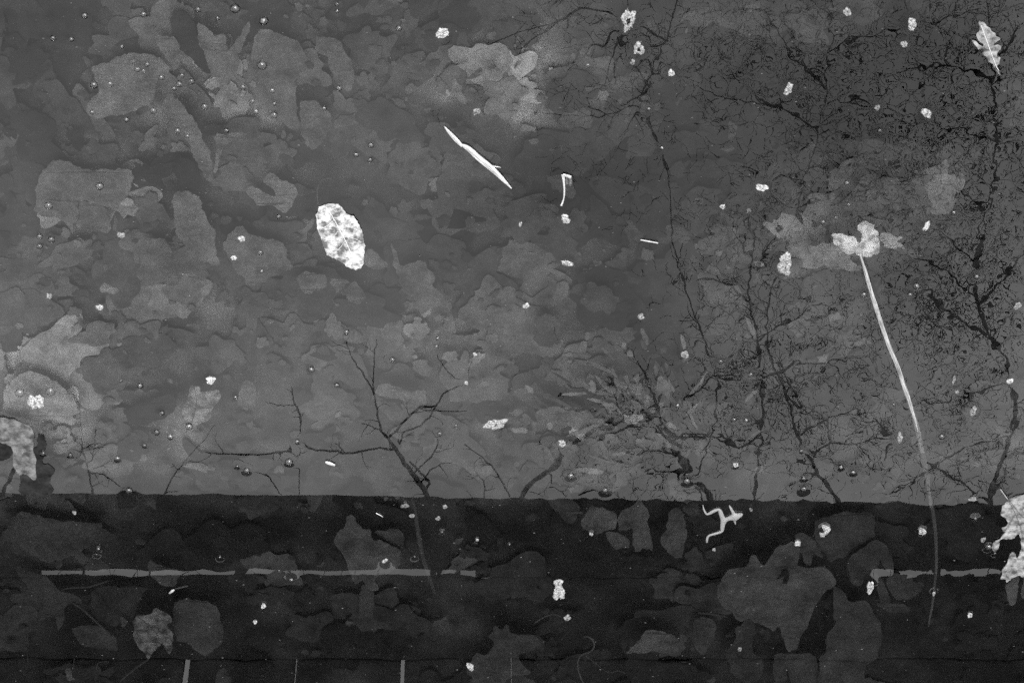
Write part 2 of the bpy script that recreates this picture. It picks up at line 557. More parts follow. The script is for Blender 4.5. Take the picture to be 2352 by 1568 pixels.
# ------------------------------------------------------------------ the pond: water skin, floor, banks
FENCE_Y = 2.2
gx = np.concatenate([np.linspace(-8, -0.60, 12), np.arange(-0.575, 0.576, 0.00115), np.linspace(0.60, 8, 12)])
gy = np.concatenate([np.linspace(-4, -0.40, 10), np.arange(-0.365, 0.452, 0.00115), np.linspace(0.48, FENCE_Y + 0.02, 8)])
X, Y = np.meshgrid(gx, gy)
dy = Y - EYE.y
depth = dy * math.cos(ELEV) + EYE.z * math.sin(ELEV)
U = -X / depth
V = (-dy * math.sin(ELEV) + EYE.z * math.cos(ELEV)) / depth
PXX = FW / 2 + U / TANH * FW / 2
PYY = FH / 2 - V / TANH * FW / 2

def vnoise(x, y, lam, seed):
    """Smooth random relief with bumps of size lam, about -1 to 1."""
    g = np.random.default_rng(seed).uniform(-1, 1, (512, 512))
    fx, fy = x / lam + 100.3, y / lam + 100.7
    ix, iy = np.floor(fx).astype(int), np.floor(fy).astype(int)
    tx, ty = fx - ix, fy - iy
    tx = tx ** 3 * (tx * (6 * tx - 15) + 10); ty = ty ** 3 * (ty * (6 * ty - 15) + 10)
    at_ = lambda a, b: g[b % 512, a % 512]
    return ((at_(ix, iy) * (1 - tx) + at_(ix + 1, iy) * tx) * (1 - ty)
            + (at_(ix, iy + 1) * (1 - tx) + at_(ix + 1, iy + 1) * tx) * ty)

def sstep(a, b, t):
    t = np.clip((t - a) / (b - a), 0, 1)
    return t * t * (3 - 2 * t)

right_m = sstep(1150, 1900, PXX + 60 * vnoise(X, Y, .05, 90))
patch = np.exp(-(((PXX - 1440) / 230) ** 2 + ((PYY - 1000) / 190) ** 2))
patch2 = np.exp(-(((PXX - 2150) / 300) ** 2 + ((PYY - 560) / 260) ** 2))
RM = 0.10 + 0.55 * right_m + 1.0 * patch + 0.7 * patch2
RM *= 0.55 + 0.9 * (0.5 + 0.5 * vnoise(X, Y, 0.045, 91)) ** 1.5
CRINKLE = 2.0e-6
Zw = RM * CRINKLE * (2.2 * vnoise(X, Y, 0.0105, 1) + 1.5 * vnoise(X * 1.1 + .3, Y, 0.0055, 2) + 2.0 * vnoise(X, Y, 0.026, 4))
Zw += 1.2e-6 * vnoise(X, Y, 0.06, 5)
for (x, y, rx, ry, *_r) in FLAKES:
    p = W(x, y); r0 = 0.8 * (rx + ry) / 2 * PX
    d = np.maximum(np.hypot(X - p.x, (Y - p.y) * 0.8) - r0, 0)
    Zw += (9.0e-5 if _r[1] else 4e-5) * (0.25 if 1135 < y < 1200 else 1) * np.exp(-d / 0.0021)
for (x, y, r) in BUBBLES:
    p = W(x, y); r0 = r * PX * 0.8
    d = np.maximum(np.hypot(X - p.x, Y - p.y) - r0, 0)
    Zw += 8.0e-5 * np.exp(-d / 0.0017)
ny_, nx_ = X.shape
co = np.stack([X, Y, Zw], -1).reshape(-1, 3).astype(np.float32)
idx = np.arange(ny_ * nx_).reshape(ny_, nx_)
quads = np.stack([idx[:-1, :-1], idx[:-1, 1:], idx[1:, 1:], idx[1:, :-1]], -1).reshape(-1, 4)
me = bpy.data.meshes.new("water")
me.vertices.add(len(co)); me.vertices.foreach_set("co", co.ravel())
me.loops.add(quads.size); me.loops.foreach_set("vertex_index", quads.ravel().astype(np.int32))
me.polygons.add(len(quads))
me.polygons.foreach_set("loop_start", np.arange(0, quads.size, 4, dtype=np.int32))
me.update(calc_edges=True)
me.shade_smooth()
me.materials.append(M['water'])
water = bpy.data.objects.new("water", me)
COL.objects.link(water)
tag(water, "still dark pond water mirroring the sky, a fence and bare trees", "water", kind='structure')

FLOOR = -0.055
# pale and dark floor patches; upper-right darks paint in the canopy's reflection: (x, y, rx, ry, strength)
TONE_PATCHES = [(440, 170, 260, 150, .8), (230, 470, 130, 90, .55), (110, 860, 190, 110, 1.0), (60, 250, 80, 260, -.55), (400, 400, 90, 50, -.6), (690, 480, 80, 80, -.4),
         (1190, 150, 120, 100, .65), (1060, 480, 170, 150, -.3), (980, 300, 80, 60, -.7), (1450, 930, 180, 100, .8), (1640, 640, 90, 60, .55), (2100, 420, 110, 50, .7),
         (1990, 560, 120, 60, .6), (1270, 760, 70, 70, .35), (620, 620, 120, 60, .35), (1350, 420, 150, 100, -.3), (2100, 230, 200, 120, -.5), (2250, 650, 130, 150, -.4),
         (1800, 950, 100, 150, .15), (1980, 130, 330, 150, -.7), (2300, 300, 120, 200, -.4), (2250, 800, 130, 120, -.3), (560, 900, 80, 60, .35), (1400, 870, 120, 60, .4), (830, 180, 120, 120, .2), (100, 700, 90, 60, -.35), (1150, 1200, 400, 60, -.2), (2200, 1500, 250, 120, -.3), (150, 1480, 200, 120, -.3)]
def pix(A, B, z):
    dp = (B - EYE.y) * math.cos(ELEV) - (z - EYE.z) * math.sin(ELEV)
    u_ = -A / dp
    v_ = (-(B - EYE.y) * math.sin(ELEV) - (z - EYE.z) * math.cos(ELEV)) / dp
    return FW / 2 + u_ / TANH * FW / 2, FH / 2 - v_ / TANH * FW / 2
def floor_tone(A, B, z=FLOOR):
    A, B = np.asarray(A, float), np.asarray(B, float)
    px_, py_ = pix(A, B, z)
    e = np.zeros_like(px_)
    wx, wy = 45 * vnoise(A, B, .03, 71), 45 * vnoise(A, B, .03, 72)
    for (x, y, rx, ry, k) in TONE_PATCHES:
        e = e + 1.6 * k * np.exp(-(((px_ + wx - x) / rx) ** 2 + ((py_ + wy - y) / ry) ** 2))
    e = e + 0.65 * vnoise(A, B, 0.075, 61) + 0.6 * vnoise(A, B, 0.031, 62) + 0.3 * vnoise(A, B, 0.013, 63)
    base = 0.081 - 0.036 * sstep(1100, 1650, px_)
    base = base + (0.0162 - base) * sstep(1040, 1230, py_)  # darkness of the mirrored fence band painted into the floor
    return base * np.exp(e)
def sheet(name, x0, x1, y0, y1, z, mat, n_=90, amp=0.0, seed=3):
    xs, ys = np.linspace(x0, x1, n_), np.linspace(y0, y1, n_)
    A, B = np.meshgrid(xs, ys)
    Cz = z + amp * (vnoise(A, B, 0.11, seed) + 0.5 * vnoise(A, B, 0.04, seed + 1))
    mb = MB()
    mb.v = [tuple(t) for t in np.stack([A, B, Cz], -1).reshape(-1, 3)]
    mb.f = [(j * n_ + i, j * n_ + i + 1, (j + 1) * n_ + i + 1, (j + 1) * n_ + i) for j in range(n_ - 1) for i in range(n_ - 1)]
    return mb.build(name, mat, smooth=True)
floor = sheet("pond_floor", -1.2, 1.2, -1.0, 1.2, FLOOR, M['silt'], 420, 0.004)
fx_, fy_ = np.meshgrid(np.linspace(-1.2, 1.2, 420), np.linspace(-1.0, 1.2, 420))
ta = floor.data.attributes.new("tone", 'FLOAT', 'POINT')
ta.data.foreach_set("value", floor_tone(fx_, fy_).ravel().astype(np.float32))
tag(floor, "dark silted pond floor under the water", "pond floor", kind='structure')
tag(sheet("ground", -150, 150, -150, 150, -0.25, M['ground'], 24), "dark ground under the pond", "ground", kind='structure')
mb = MB(); mb.box((-40, FENCE_Y + 0.06, -0.24), (40, 90, 0.06))
tag(mb.build("bank", M['soil']), "earth bank behind the fence", "bank", kind='structure')

# ------------------------------------------------------------------ the fence whose reflection is the dark band
fence = empty("board_fence", (0, FENCE_Y, 0), "dark timber board fence standing in the far water, seen only as the dark mirrored band", "fence")
def fz(x, y):
    return RF(x, y, FENCE_Y)[0]
tl, tr_ = fz(0, 1130), fz(2352, 1157)
slope = (tr_.z - tl.z) / (tr_.x - tl.x)
topz = lambda x: tl.z + slope * (x - tl.x)
slit_t, slit_b, mid_b = fz(1176, 1308.5).z, fz(1176, 1320).z, fz(1176, 1512).z
def board(z0, z1a, z1b, x0=-3.2, x1=3.2, y0=FENCE_Y, y1=FENCE_Y + 0.025, wob=0.0, cut=0.0, dip=0.0):
    """A long board; its top runs from z1a to z1b and its edges are a little uneven."""
    mb = MB()
    k = 190 if wob else 2
    ph = random.uniform(0, 6)
    for i in range(k):
        t = i / (k - 1); x = x0 + (x1 - x0) * t
        lo_ = 0.5 * wob * (math.sin(x * 23 + ph) + math.sin(x * 51 + 2 * ph))
        a, b = z0 + random.gauss(0, wob) + lo_, z1a + (z1b - z1a) * t + random.gauss(0, wob)
        mb.v += [(x, y0, a), (x, y0, b), (x, y1, b - dip), (x, y1, a + cut)]
        if i:
            q = 4 * (i - 1)
            mb.f += [(q, q + 4, q + 5, q + 1), (q + 1, q + 5, q + 6, q + 2), (q + 2, q + 6, q + 7, q + 3), (q + 3, q + 7, q + 4, q)]
    mb.f += [(0, 1, 2, 3), (4 * k - 1, 4 * k - 2, 4 * k - 3, 4 * k - 4)]
    return mb
board(slit_t, topz(-3.2), topz(3.2), wob=0.0024, cut=0.034).build("top_board", M['timber'], fence)
board(mid_b, slit_b, slit_b, wob=0.0026, cut=0.002, y1=FENCE_Y + 0.002).build("middle_board", M['timber'], fence)
# battens behind the slit: light comes through only between them
for xa, xb in ((-400, 96), (540, 566), (652, 664), (1004, 1014), (1046, 1058), (1092, 2002), (2052, 2064), (2140, 2160), (2300, 2900)):
    pa, pb = fz(xa, 1314).x, fz(xb, 1314).x
    x0, x1 = min(pa, pb), max(pa, pb)
    s0, s1 = random.uniform(-.008, .008), random.uniform(-.008, .008)
    mb = MB()
    for yy in (FENCE_Y - 0.0012, FENCE_Y - 0.0003):
        mb.v += [(x0 - s0, yy, slit_b - .007), (x1 + s1, yy, slit_b - .007), (x1 - s1, yy, slit_t + .007), (x0 + s0, yy, slit_t + .007)]
    mb.f = [(0, 1, 2, 3), (7, 6, 5, 4), (0, 4, 5, 1), (1, 5, 6, 2), (2, 6, 7, 3), (3, 7, 4, 0)]
    mb.build("batten", M['timber'], fence)
gaps = sorted([fz(163, 1540).x, fz(426, 1540).x, fz(680, 1540).x, fz(924, 1540).x])
hw = {0: .003, 1: .0058, 2: .0036, 3: .0036}
edges = [(-3.2, 0)] + [(g, [0.0038, 0.0032, 0.0058, 0.0020][i]) for i, g in enumerate(gaps)] + [(3.2, 0)]
for (ga, wa), (gb, wb) in zip(edges[:-1], edges[1:]):
    nb = max(1, round((gb - ga) / 0.205))
    for q in range(nb):
        xa = ga + (gb - ga) * q / nb + (wa if q == 0 else 0.0003)
        xb = ga + (gb - ga) * (q + 1) / nb - (wb if q == nb - 1 else 0.0003)
        mb = MB(); mb.box((xa, FENCE_Y + 0.0023, -0.2), (xb, FENCE_Y + 0.018, mid_b + 0.05))
        mb.build("upright_board", M['timber'], fence)
for xp in (-2.4, -0.9, 0.95, 2.5):
    mb = MB(); mb.box((xp, FENCE_Y + 0.05, -0.2), (xp + .09, FENCE_Y + 0.14, slit_b - 0.12))
    mb.build("post", M['timber'], fence)

# ------------------------------------------------------------------ the bare trees behind it
def tree_path(mb, path, Yd, n=5):
    """A limb given as (x, y, width) in the mirrored picture, on the plane Yd (number or [start, end])."""
    p = smooth_path(path, 4)
    k = len(p)
    pts, rad = [], []
    for i, (x, y, wd) in enumerate(p):
        yy = Yd if not isinstance(Yd, (list, tuple)) else Yd[0] + (Yd[1] - Yd[0]) * i / (k - 1)
        q, s = RF(x + random.gauss(0, 1.1), y + random.gauss(0, 1.1), yy)
        pts.append(q); rad.append(max(wd, 0.7) / 2 * s)
    mb.tube(pts, rad, n)
    return p

def twig(mb, x, y, ang, L, wd, Yd, level):
    step = 9.0
    k = max(2, int(L / step))
    path = [(x, y, wd)]
    a = ang
    kids = []
    bend = random.gauss(0, 0.03)
    for i in range(k):
        a += random.gauss(0, 0.20) + bend
        x += math.cos(a) * step; y += math.sin(a) * step
        ww = wd * (1 - 0.75 * (i + 1) / k)
        path.append((x, y, ww))
        if level > 0 and random.random() < 0.30:
            kids.append((x, y, a + random.choice((-1, 1)) * random.uniform(0.45, 1.0), L * random.uniform(0.3, 0.6), max(ww * 0.7, 1.2)))
    pts, rad = [], []
    dyy = random.gauss(0, 0.15)
    for i, (px, py, ww) in enumerate(path):
        q, s = RF(px, py, Yd + dyy * i / k)
        pts.append(q); rad.append(max(ww, 0.9) / 2 * s)
    mb.tube(pts, rad, 4)
    for t in kids:
        twig(mb, *t, Yd + dyy * 0.5, level - 1)

def sprout(mb, path, Yd, dens, L, level=1, wd=2.4, spread=1.0):
    """Side twigs along a limb."""
    for i in range(len(path) - 1):
        (x0, y0, w0), (x1, y1, w1) = path[i][:3], path[i + 1][:3]
        seg = math.hypot(x1 - x0, y1 - y0)
        k = np.random.default_rng(int(abs(x0 * 7 + y0))).poisson(seg * dens / 100.0)
        base = math.atan2(y1 - y0, x1 - x0)
        for _ in range(k):
            t = random.random()
            twig(mb, x0 + (x1 - x0) * t, y0 + (y1 - y0) * t, base + random.choice((-1, 1)) * random.uniform(.4, 1.3) * spread,
                 L * random.uniform(.4, 1.2), min(wd, max(w1, 1.4)), Yd, level)

def make_tree(label, Yd, trunk, limbs, dens, L, level, extra=None, leafy=None, wd=2.4):
    thin = 0.5 if Yd < 3.6 else (0.44 if Yd < 4.9 else 0.36)
    trunk = [(a, b, c * thin) for a, b, c in trunk]
    limbs = [[(a, b, c * (0.5 + 0.5 * thin)) for a, b, c in lm] for lm in limbs]
    base, s = RF(trunk[0][0], trunk[0][1], Yd)
    t = empty("bare_tree", (base.x, Yd, 0.06), label, "tree", "bare trees behind the fence")
    tb = MB()
    r0 = trunk[0][2] / 2 * s
    tb.tube([(base.x + random.gauss(0, .03), Yd, 0.03), (base.x, Yd, base.z * .5), tuple(base)], [r0 * 1.5, r0 * 1.2, r0], 8)
    p = tree_path(tb, trunk, Yd, 7)
    tb.build("trunk", M['bark'], t, t.location)
    cb = MB()
    sprout(cb, p, Yd, dens * 0.6, L, level, wd)
    for lm in limbs:
        q = tree_path(cb, lm, [Yd, Yd + random.uniform(-.25, .25)], 5)
        sprout(cb, q, Yd, dens, L, level, wd)
    if extra:
        extra(cb, Yd)
    cb.build("branches", M['bark'], t, t.location)
    if leafy:
        lb = MB()
        leafy(lb, Yd)
        lb.build("dead_foliage", M['bark'], t, t.location)
    return t

def tufts(regions, L, level, wd=2.2):
    def f(mb, Yd):
        for (x, y, rx, ry, k) in regions:
            for _ in range(int(k * 2.4)):
                twig(mb, random.gauss(x, rx), random.gauss(y, ry), random.uniform(0, 6.28), L * random.uniform(.5, 1.4), wd * random.uniform(.35, .95), Yd + random.uniform(-.3, .6), level)
    return f

def leaves_at(regions):
    def f(mb, Yd):
        for (x, y, rx, ry, k, sz) in regions:
            for _ in range(int(k * 1.5)):
                c, s = RF(random.gauss(x, rx), random.gauss(y, ry), Yd + random.uniform(-.3, .7))
                a = Vector((random.gauss(0, 1), random.gauss(0, 1), random.gauss(0, 1))).normalized()
                b = a.orthogonal().normalized()
                e = sz * 0.55 * s * random.uniform(.4, 1.2)
                i = len(mb.v)
                for u_, v_ in ((-1, 0), (-.1, .45), (1, 0), (.1, -.4)):
                    q = c + a * e * u_ + b * e * v_
                    mb.v.append((q.x, q.y, q.z))
                mb.f.append((i, i + 1, i + 2, i + 3))
    return f

make_tree("slender forked tree whose mirrored trunk rises from the dark band's middle", 3.4,
          [(1000, 1180, 27), (975, 1128, 25), (945, 1085, 23), (915, 1040, 19), (893, 1010, 14), (875, 990, 9)],
          [[(875, 990, 8), (866, 940, 6), (856, 897, 6), (838, 865, 6), (815, 832, 5), (797, 795, 4), (792, 775, 3)],
           [(856, 897, 5), (858, 860, 4), (860, 810, 4), (866, 780, 3)],
           [(893, 1005, 8), (930, 965, 8), (965, 935, 7), (1000, 932, 6), (1020, 905, 6), (1052, 880, 6), (1075, 870, 3)],
           [(965, 935, 4), (990, 942, 4), (1072, 942, 3)],
           [(918, 1020, 7), (930, 990, 6), (968, 975, 6), (1000, 935, 5)],
           [(1045, 872, 4), (1025, 845, 3), (1002, 818, 3)], [(1072, 858, 3), (1084, 833, 4), (1088, 820, 2)],
           [(905, 1030, 9), (860, 1030, 6), (810, 1040, 7), (760, 1036, 6), (690, 1029, 6), (620, 1040, 4), (560, 1042, 5), (470, 1038, 3)],
           [(950, 1085, 5), (1000, 1035, 5), (1005, 1008, 3)], [(965, 1110, 4), (1000, 1070, 4), (1040, 1062, 2)],
           [(893, 1008, 4), (870, 985, 4), (832, 970, 3)], [(975, 1128, 10), (985, 1110, 9), (965, 1085, 8), (942, 1060, 6)]],
          2.2, 45, 1)
make_tree("thin sapling mirrored at the left end above the dark band", 3.1,
          [(220, 1160, 9), (214, 1130, 8), (206, 1092, 7), (198, 1062, 6), (191, 1030, 5), (186, 990, 4)],
          [[(191, 1028, 4), (178, 1014, 3), (160, 1012, 2)], [(198, 1062, 5), (213, 1052, 4), (218, 1005, 3), (219, 985, 2)],
           [(191, 1030, 3), (220, 1018, 3), (245, 1022, 2)], [(206, 1085, 4), (240, 1090, 4), (262, 1108, 4), (285, 1112, 3)],
           [(214, 1075, 4), (250, 1062, 3)], [(186, 990, 3), (180, 930, 2), (172, 906, 2), (150, 905, 2)]], 3.0, 30, 1)
make_tree("leaning sapling mirrored left of the forked tree", 3.0,
          [(366, 1170, 8), (379, 1133, 7), (398, 1093, 6), (418, 1068, 5), (440, 1040, 4), (473, 1008, 3)],
          [[(379, 1131, 3), (408, 1128, 2)], [(410, 1078, 3), (396, 1066, 2)], [(473, 1008, 2), (492, 975, 2)]], 1.8, 26, 1)
make_tree("broken upright sapling mirrored beside the forked tree", 3.2,
          [(682, 1165, 5), (684, 1140, 4), (689, 1090, 4), (691, 1040, 4), (690, 1000, 3), (690, 968, 8)],
          [[(690, 968, 6), (688, 945, 6), (678, 930, 7), (672, 905, 4), (670, 885, 2)], [(676, 932, 5), (655, 930, 3), (635, 930, 3), (610, 922, 2)],
           [(590, 1088, 3), (612, 1090, 4), (628, 1110, 4), (645, 1135, 3)]], 2.2, 24, 0)
make_tree("crooked low tree mirrored at the dark band right of the bean-shaped flake", 3.3,
          [(1188, 1175, 26), (1200, 1138, 24), (1225, 1105, 22), (1262, 1078, 20), (1292, 1050, 22), (1312, 1020, 18)],
          [[(1312, 1020, 17), (1370, 985, 15), (1430, 960, 12), (1490, 940, 10), (1520, 905, 8)], [(1170, 1140, 5), (1145, 1090, 5), (1118, 1060, 5), (1068, 1018, 4)],
           [(1112, 1160, 5), (1112, 1110, 4), (1100, 1093, 3), (1080, 1088, 2)], [(1225, 1105, 5), (1260, 1090, 6), (1268, 1108, 4)],
           [(1262, 1120, 5), (1280, 1122, 4), (1300, 1136, 3)], [(1330, 1136, 8), (1370, 1120, 6), (1420, 1118, 4)]], 3.2, 42, 1)
make_tree("thick dark limbed tree mirrored through crinkled water in mid picture", 3.8,
          [(1650, 1190, 40), (1622, 1130, 36), (1585, 1085, 36), (1562, 1050, 34), (1545, 1010, 36), (1528, 985, 30), (1510, 950, 22)],
          [[(1510, 950, 18), (1496, 900, 13), (1480, 860, 10), (1465, 830, 6)], [(1528, 985, 14), (1450, 985, 14), (1395, 1000, 13), (1370, 1010, 8)],
           [(1510, 950, 16), (1450, 965, 10), (1420, 925, 8), (1406, 870, 5)], [(1520, 940, 8), (1590, 905, 8), (1640, 865, 7), (1690, 860, 4)],
           [(1545, 1000, 12), (1620, 1000, 7), (1690, 1020, 8), (1740, 1022, 5)], [(1570, 1080, 20), (1530, 1082, 12), (1480, 1080, 6)],
           [(1400, 870, 8), (1430, 905, 9), (1440, 920, 8)], [(1490, 950, 10), (1440, 900, 7), (1380, 880, 5)], [(1562, 1050, 12), (1500, 1030, 9), (1440, 1040, 6)]],
          4.0, 60, 2, tufts([(1440, 960, 110, 80, 50), (1420, 1080, 90, 35, 30)], 30, 1))
make_tree("straight dark tree mirrored short of the long reed", 4.2,
          [(1725, 1190, 15), (1732, 1140, 14), (1741, 1060, 13), (1748, 1000, 14), (1752, 940, 16), (1748, 860, 15), (1740, 780, 12), (1722, 690, 12), (1728, 590, 9), (1740, 500, 7)],
          [[(1748, 1000, 8), (1700, 1020, 7), (1650, 995, 6)], [(1730, 700, 8), (1660, 650, 6), (1600, 640, 4)], [(1728, 590, 6), (1690, 540, 5), (1680, 480, 3)],
           [(1740, 780, 7), (1800, 740, 6), (1880, 700, 5), (1905, 710, 3)], [(1752, 870, 8), (1830, 835, 8), (1900, 833, 7), (1945, 828, 4)],
           [(1735, 620, 6), (1770, 560, 5), (1800, 500, 4)], [(1748, 860, 6), (1690, 870, 5), (1640, 865, 3)]],
          3.6, 70, 2, tufts([(1720, 700, 70, 150, 70), (1690, 560, 90, 70, 40), (1700, 830, 90, 60, 50)], 34, 1))
make_tree("tall leaning tree mirrored across the long reed", 4.6,
          [(1950, 1200, 26), (1918, 1145, 24), (1885, 1090, 24), (1860, 1050, 26), (1838, 1010, 20), (1822, 960, 14), (1806, 900, 15), (1780, 840, 14), (1760, 780, 9), (1775, 640, 8), (1830, 480, 8), (1880, 300, 8), (1900, 120, 8), (1910, -60, 6)],
          [[(1806, 900, 9), (1835, 935, 9), (1838, 925, 8), (1800, 850, 6)], [(1838, 1000, 8), (1900, 960, 6), (1970, 940, 4)], [(1860, 1050, 9), (1900, 1020, 6), (1960, 1020, 4), (2040, 1000, 3)],
           [(1880, 300, 8), (1800, 250, 7), (1690, 230, 5), (1600, 200, 4)], [(1830, 480, 7), (1920, 440, 6), (2010, 420, 6), (2120, 380, 4)], [(1900, 120, 7), (2000, 80, 6), (2110, 60, 5), (2250, 20, 3)],
           [(1890, 200, 6), (1820, 120, 6), (1760, 40, 4)], [(1895, 240, 6), (1990, 230, 6), (2080, 270, 4)], [(1850, 420, 6), (1780, 400, 5), (1700, 380, 3)], [(2033, 1060, 7), (2030, 1000, 9), (2010, 960, 6)]],
          4.4, 80, 2, tufts([(1800, 700, 150, 150, 110), (1980, 860, 140, 150, 110), (1850, 180, 120, 130, 130), (2050, 200, 150, 150, 150), (1700, 110, 110, 80, 70), (1980, 480, 110, 80, 70), (1900, 900, 90, 110, 60)], 36, 1),
          leaves_at([(2080, 330, 130, 60, 900, 9), (1930, 420, 110, 60, 600, 8), (2150, 100, 130, 70, 500, 8), (1830, 150, 80, 80, 400, 8)]))
make_tree("dense dark tree mirrored near the frame's edge beyond the reed", 5.0,
          [(2290, 1230, 30), (2270, 1160, 28), (2300, 1060, 28), (2330, 960, 30), (2320, 860, 26), (2280, 780, 26), (2250, 700, 24), (2240, 600, 22), (2270, 480, 18), (2290, 330, 16), (2280, 150, 13), (2260, -60, 10)],
          [[(2280, 780, 14), (2180, 720, 12), (2120, 660, 8), (2060, 640, 6)], [(2250, 690, 12), (2160, 610, 10), (2080, 580, 7)], [(2240, 600, 10), (2150, 520, 8), (2100, 440, 5)],
           [(2250, 700, 14), (2320, 620, 10), (2360, 560, 8)], [(2270, 480, 10), (2180, 430, 8), (2090, 400, 5)], [(2290, 330, 10), (2180, 290, 8), (2080, 300, 5)], [(2280, 180, 9), (2170, 150, 7), (2060, 170, 4)],
           [(2280, 150, 8), (2340, 60, 6)], [(2320, 870, 10), (2240, 900, 8), (2160, 930, 5)], [(2310, 1000, 9), (2220, 1030, 8), (2130, 1080, 7), (2090, 1120, 5)], [(2270, 1150, 10), (2200, 1100, 8), (2130, 1060, 5)]],
          4.2, 80, 2, tufts([(2200, 600, 110, 120, 150), (2280, 300, 80, 160, 130), (2150, 760, 110, 70, 70), (2200, 1000, 120, 100, 90), (2200, 60, 110, 60, 60), (2250, 850, 90, 160, 90), (1700, 980, 110, 90, 60)], 36, 1),
          leaves_at([(2220, 620, 110, 100, 800, 8), (2230, 330, 140, 90, 900, 8), (2200, 740, 90, 40, 350, 8), (2300, 150, 60, 90, 400, 9), (2110, 600, 60, 40, 250, 8)]))
make_tree("high tree whose upper boughs mirror along the top edge", 5.2,
          [(1640, 1200, 14), (1600, 1100, 13), (1650, 900, 11), (1560, 620, 10), (1530, 390, 8), (1490, 280, 9), (1466, 240, 12), (1500, 160, 9), (1530, 95, 8), (1560, -20, 7)],
          [[(1466, 240, 7), (1445, 290, 4), (1420, 320, 2)], [(1466, 240, 7), (1510, 330, 4), (1530, 390, 3)], [(1500, 170, 10), (1495, 130, 9), (1530, 97, 9)], [(1430, 110, 12), (1405, 75, 11), (1390, 105, 10), (1365, 100, 5), (1345, 120, 3)],
           [(1430, 75, 6), (1412, 110, 6), (1390, 185, 4), (1380, 200, 2)], [(1495, 190, 8), (1480, 215, 9), (1440, 235, 7)], [(1490, 200, 6), (1430, 105, 6)], [(1330, 20, 9), (1300, 40, 10), (1262, 60, 5), (1240, 80, 3)],
           [(1530, 95, 7), (1440, 40, 6), (1330, 20, 7)], [(1440, 40, 5), (1440, -30, 4)], [(1300, 40, 6), (1200, 110, 4), (1180, 180, 2)], [(1412, 145, 3), (1414, 195, 3)],
           [(1466, 240, 6), (1400, 262, 4), (1340, 270, 3), (1250, 260, 3), (1170, 255, 2)], [(1080, 140, 14), (1050, 145, 16), (1030, 150, 10), (1000, 190, 4)], [(1030, 150, 5), (1150, 90, 4), (1300, 45, 4)]],
          2.4, 55, 1, tufts([(1350, 60, 110, 60, 40), (1480, 160, 90, 80, 40), (1280, 190, 90, 60, 25), (1620, 80, 90, 60, 50), (1400, 420, 100, 60, 22), (1600, 330, 90, 80, 25), (1090, 180, 60, 40, 14)], 36, 1, 1.9))

for q, xs in enumerate(((112, 150, 188, 205, 236, 262, 291), (318, 345, 398, 441, 487, 512), (590, 612, 633, 700, 742, 781), (826, 868, 905, 950, 985, 1030), (2020, 2046, 2081, 2110, 2155, 2190, 2233, 2262))):
    c, _s = RF(sum(xs) / len(xs), 1500, 2.6)
    sh = empty("bare_shrub", (c.x, 2.6, 0.06), "low bare shrub behind the fence's slit, " + ("at the left end", "left of the slit's gap", "behind the slit's gap", "at the slit's middle end", "behind the far short slit")[q], "shrub", "bare shrubs behind the fence")
    mb = MB()
    for xx in xs:
        p0, _s = RF(xx, 1350, 2.6)
        mb.tube([(c.x, 2.6, 0.03), ((c.x + p0.x) / 2, 2.62, p0.z * .5), tuple(p0)], [.006, .004, .0022], 5)
        twig(mb, xx, 1350, -1.57 + random.gauss(0, .6), 55, random.uniform(1.5, 4), 2.6, 0)
    mb.build("stems", M['bark'], sh, sh.location)

# ------------------------------------------------------------------ drowned leaves
def sunk(pts, z, g, label, name="sunken_leaf", group="drowned leaves on the pond floor", step=6, amp=1.6, serr=0.0, tilt=0.06, wave=0.0015, cat="leaf", mat='sunken'):
    if g < .07 and min(p_[1] for p_ in pts) > 1120:
        g *= 1.25
    mb, c = blade(pts, z, 0.0005, tilt, step, amp, serr, wave)
    return tag(grey(mb.build(name, M[mat], at=c), g), label, cat, group)

D = 0.052
sunk(Z4((150, 590), (240, 450), (300, 400), (450, 390), (470, 290), (520, 270), (570, 350), (610, 390), (660, 290), (740, 180), (800, 190), (870, 150), (950, 200), (930, 290), (910, 390), (1050, 400), (1180, 390), (1240, 450), (1300, 540), (1180, 620), (1110, 720), (1050, 830), (1020, 960), (960, 1010), (930, 1100), (915, 1170), (860, 1185), (830, 1195), (780, 1050), (740, 940), (705, 1000), (640, 960), (530, 920), (470, 880), (430, 885), (370, 900), (330, 870), (290, 800), (235, 790), (170, 700)),
     -0.016, 0.052, "largest drowned maple leaf, broad and grey with pointed lobes, in the dark band", amp=1.0)
sunk(Z4((700, 515), (800, 425), (840, 450), (825, 540), (770, 550), (795, 480)), -0.0135, 0.008, "small black curl lying on the largest drowned maple leaf", "leaf_scrap")
sunk(Z4((1250, 560), (1330, 600), (1400, 720), (1570, 700), (1640, 830), (1690, 900), (1710, 1010), (1720, 1080), (1660, 1250), (1550, 1330), (1560, 1520), (1090, 1520), (1130, 1400), (1120, 1230), (1200, 1190), (1170, 1050), (1290, 920), (1240, 840), (1260, 700)),
     -0.024, 0.034, "dull wide drowned leaf below the figure-eight flake, reaching the bottom edge")
sunk(Z4((1430, 560), (1390, 400), (1400, 300), (1480, 240), (1640, 140), (1720, 150), (1800, 280), (1830, 430), (1765, 440), (1720, 360), (1690, 310), (1660, 440), (1760, 600), (1800, 720), (1740, 790), (1680, 690), (1650, 500), (1560, 440), (1530, 560)),
     -0.022, 0.030, "finger-lobed dark drowned leaf arching over the figure-eight flake")
sunk(Z4((1760, 470), (1990, 450), (2010, 540), (2110, 540), (2080, 640), (1960, 700), (1820, 690), (1770, 600)), -0.025, 0.028, "dim drowned leaf under the faint slit beside the drowned reed tip")
sunk(Z4((1640, 740), (1760, 720), (1990, 760), (1970, 820), (1780, 820)), -0.027, 0.032, "narrow dull tongue of leaf below the finger-lobed leaf", "leaf_scrap")
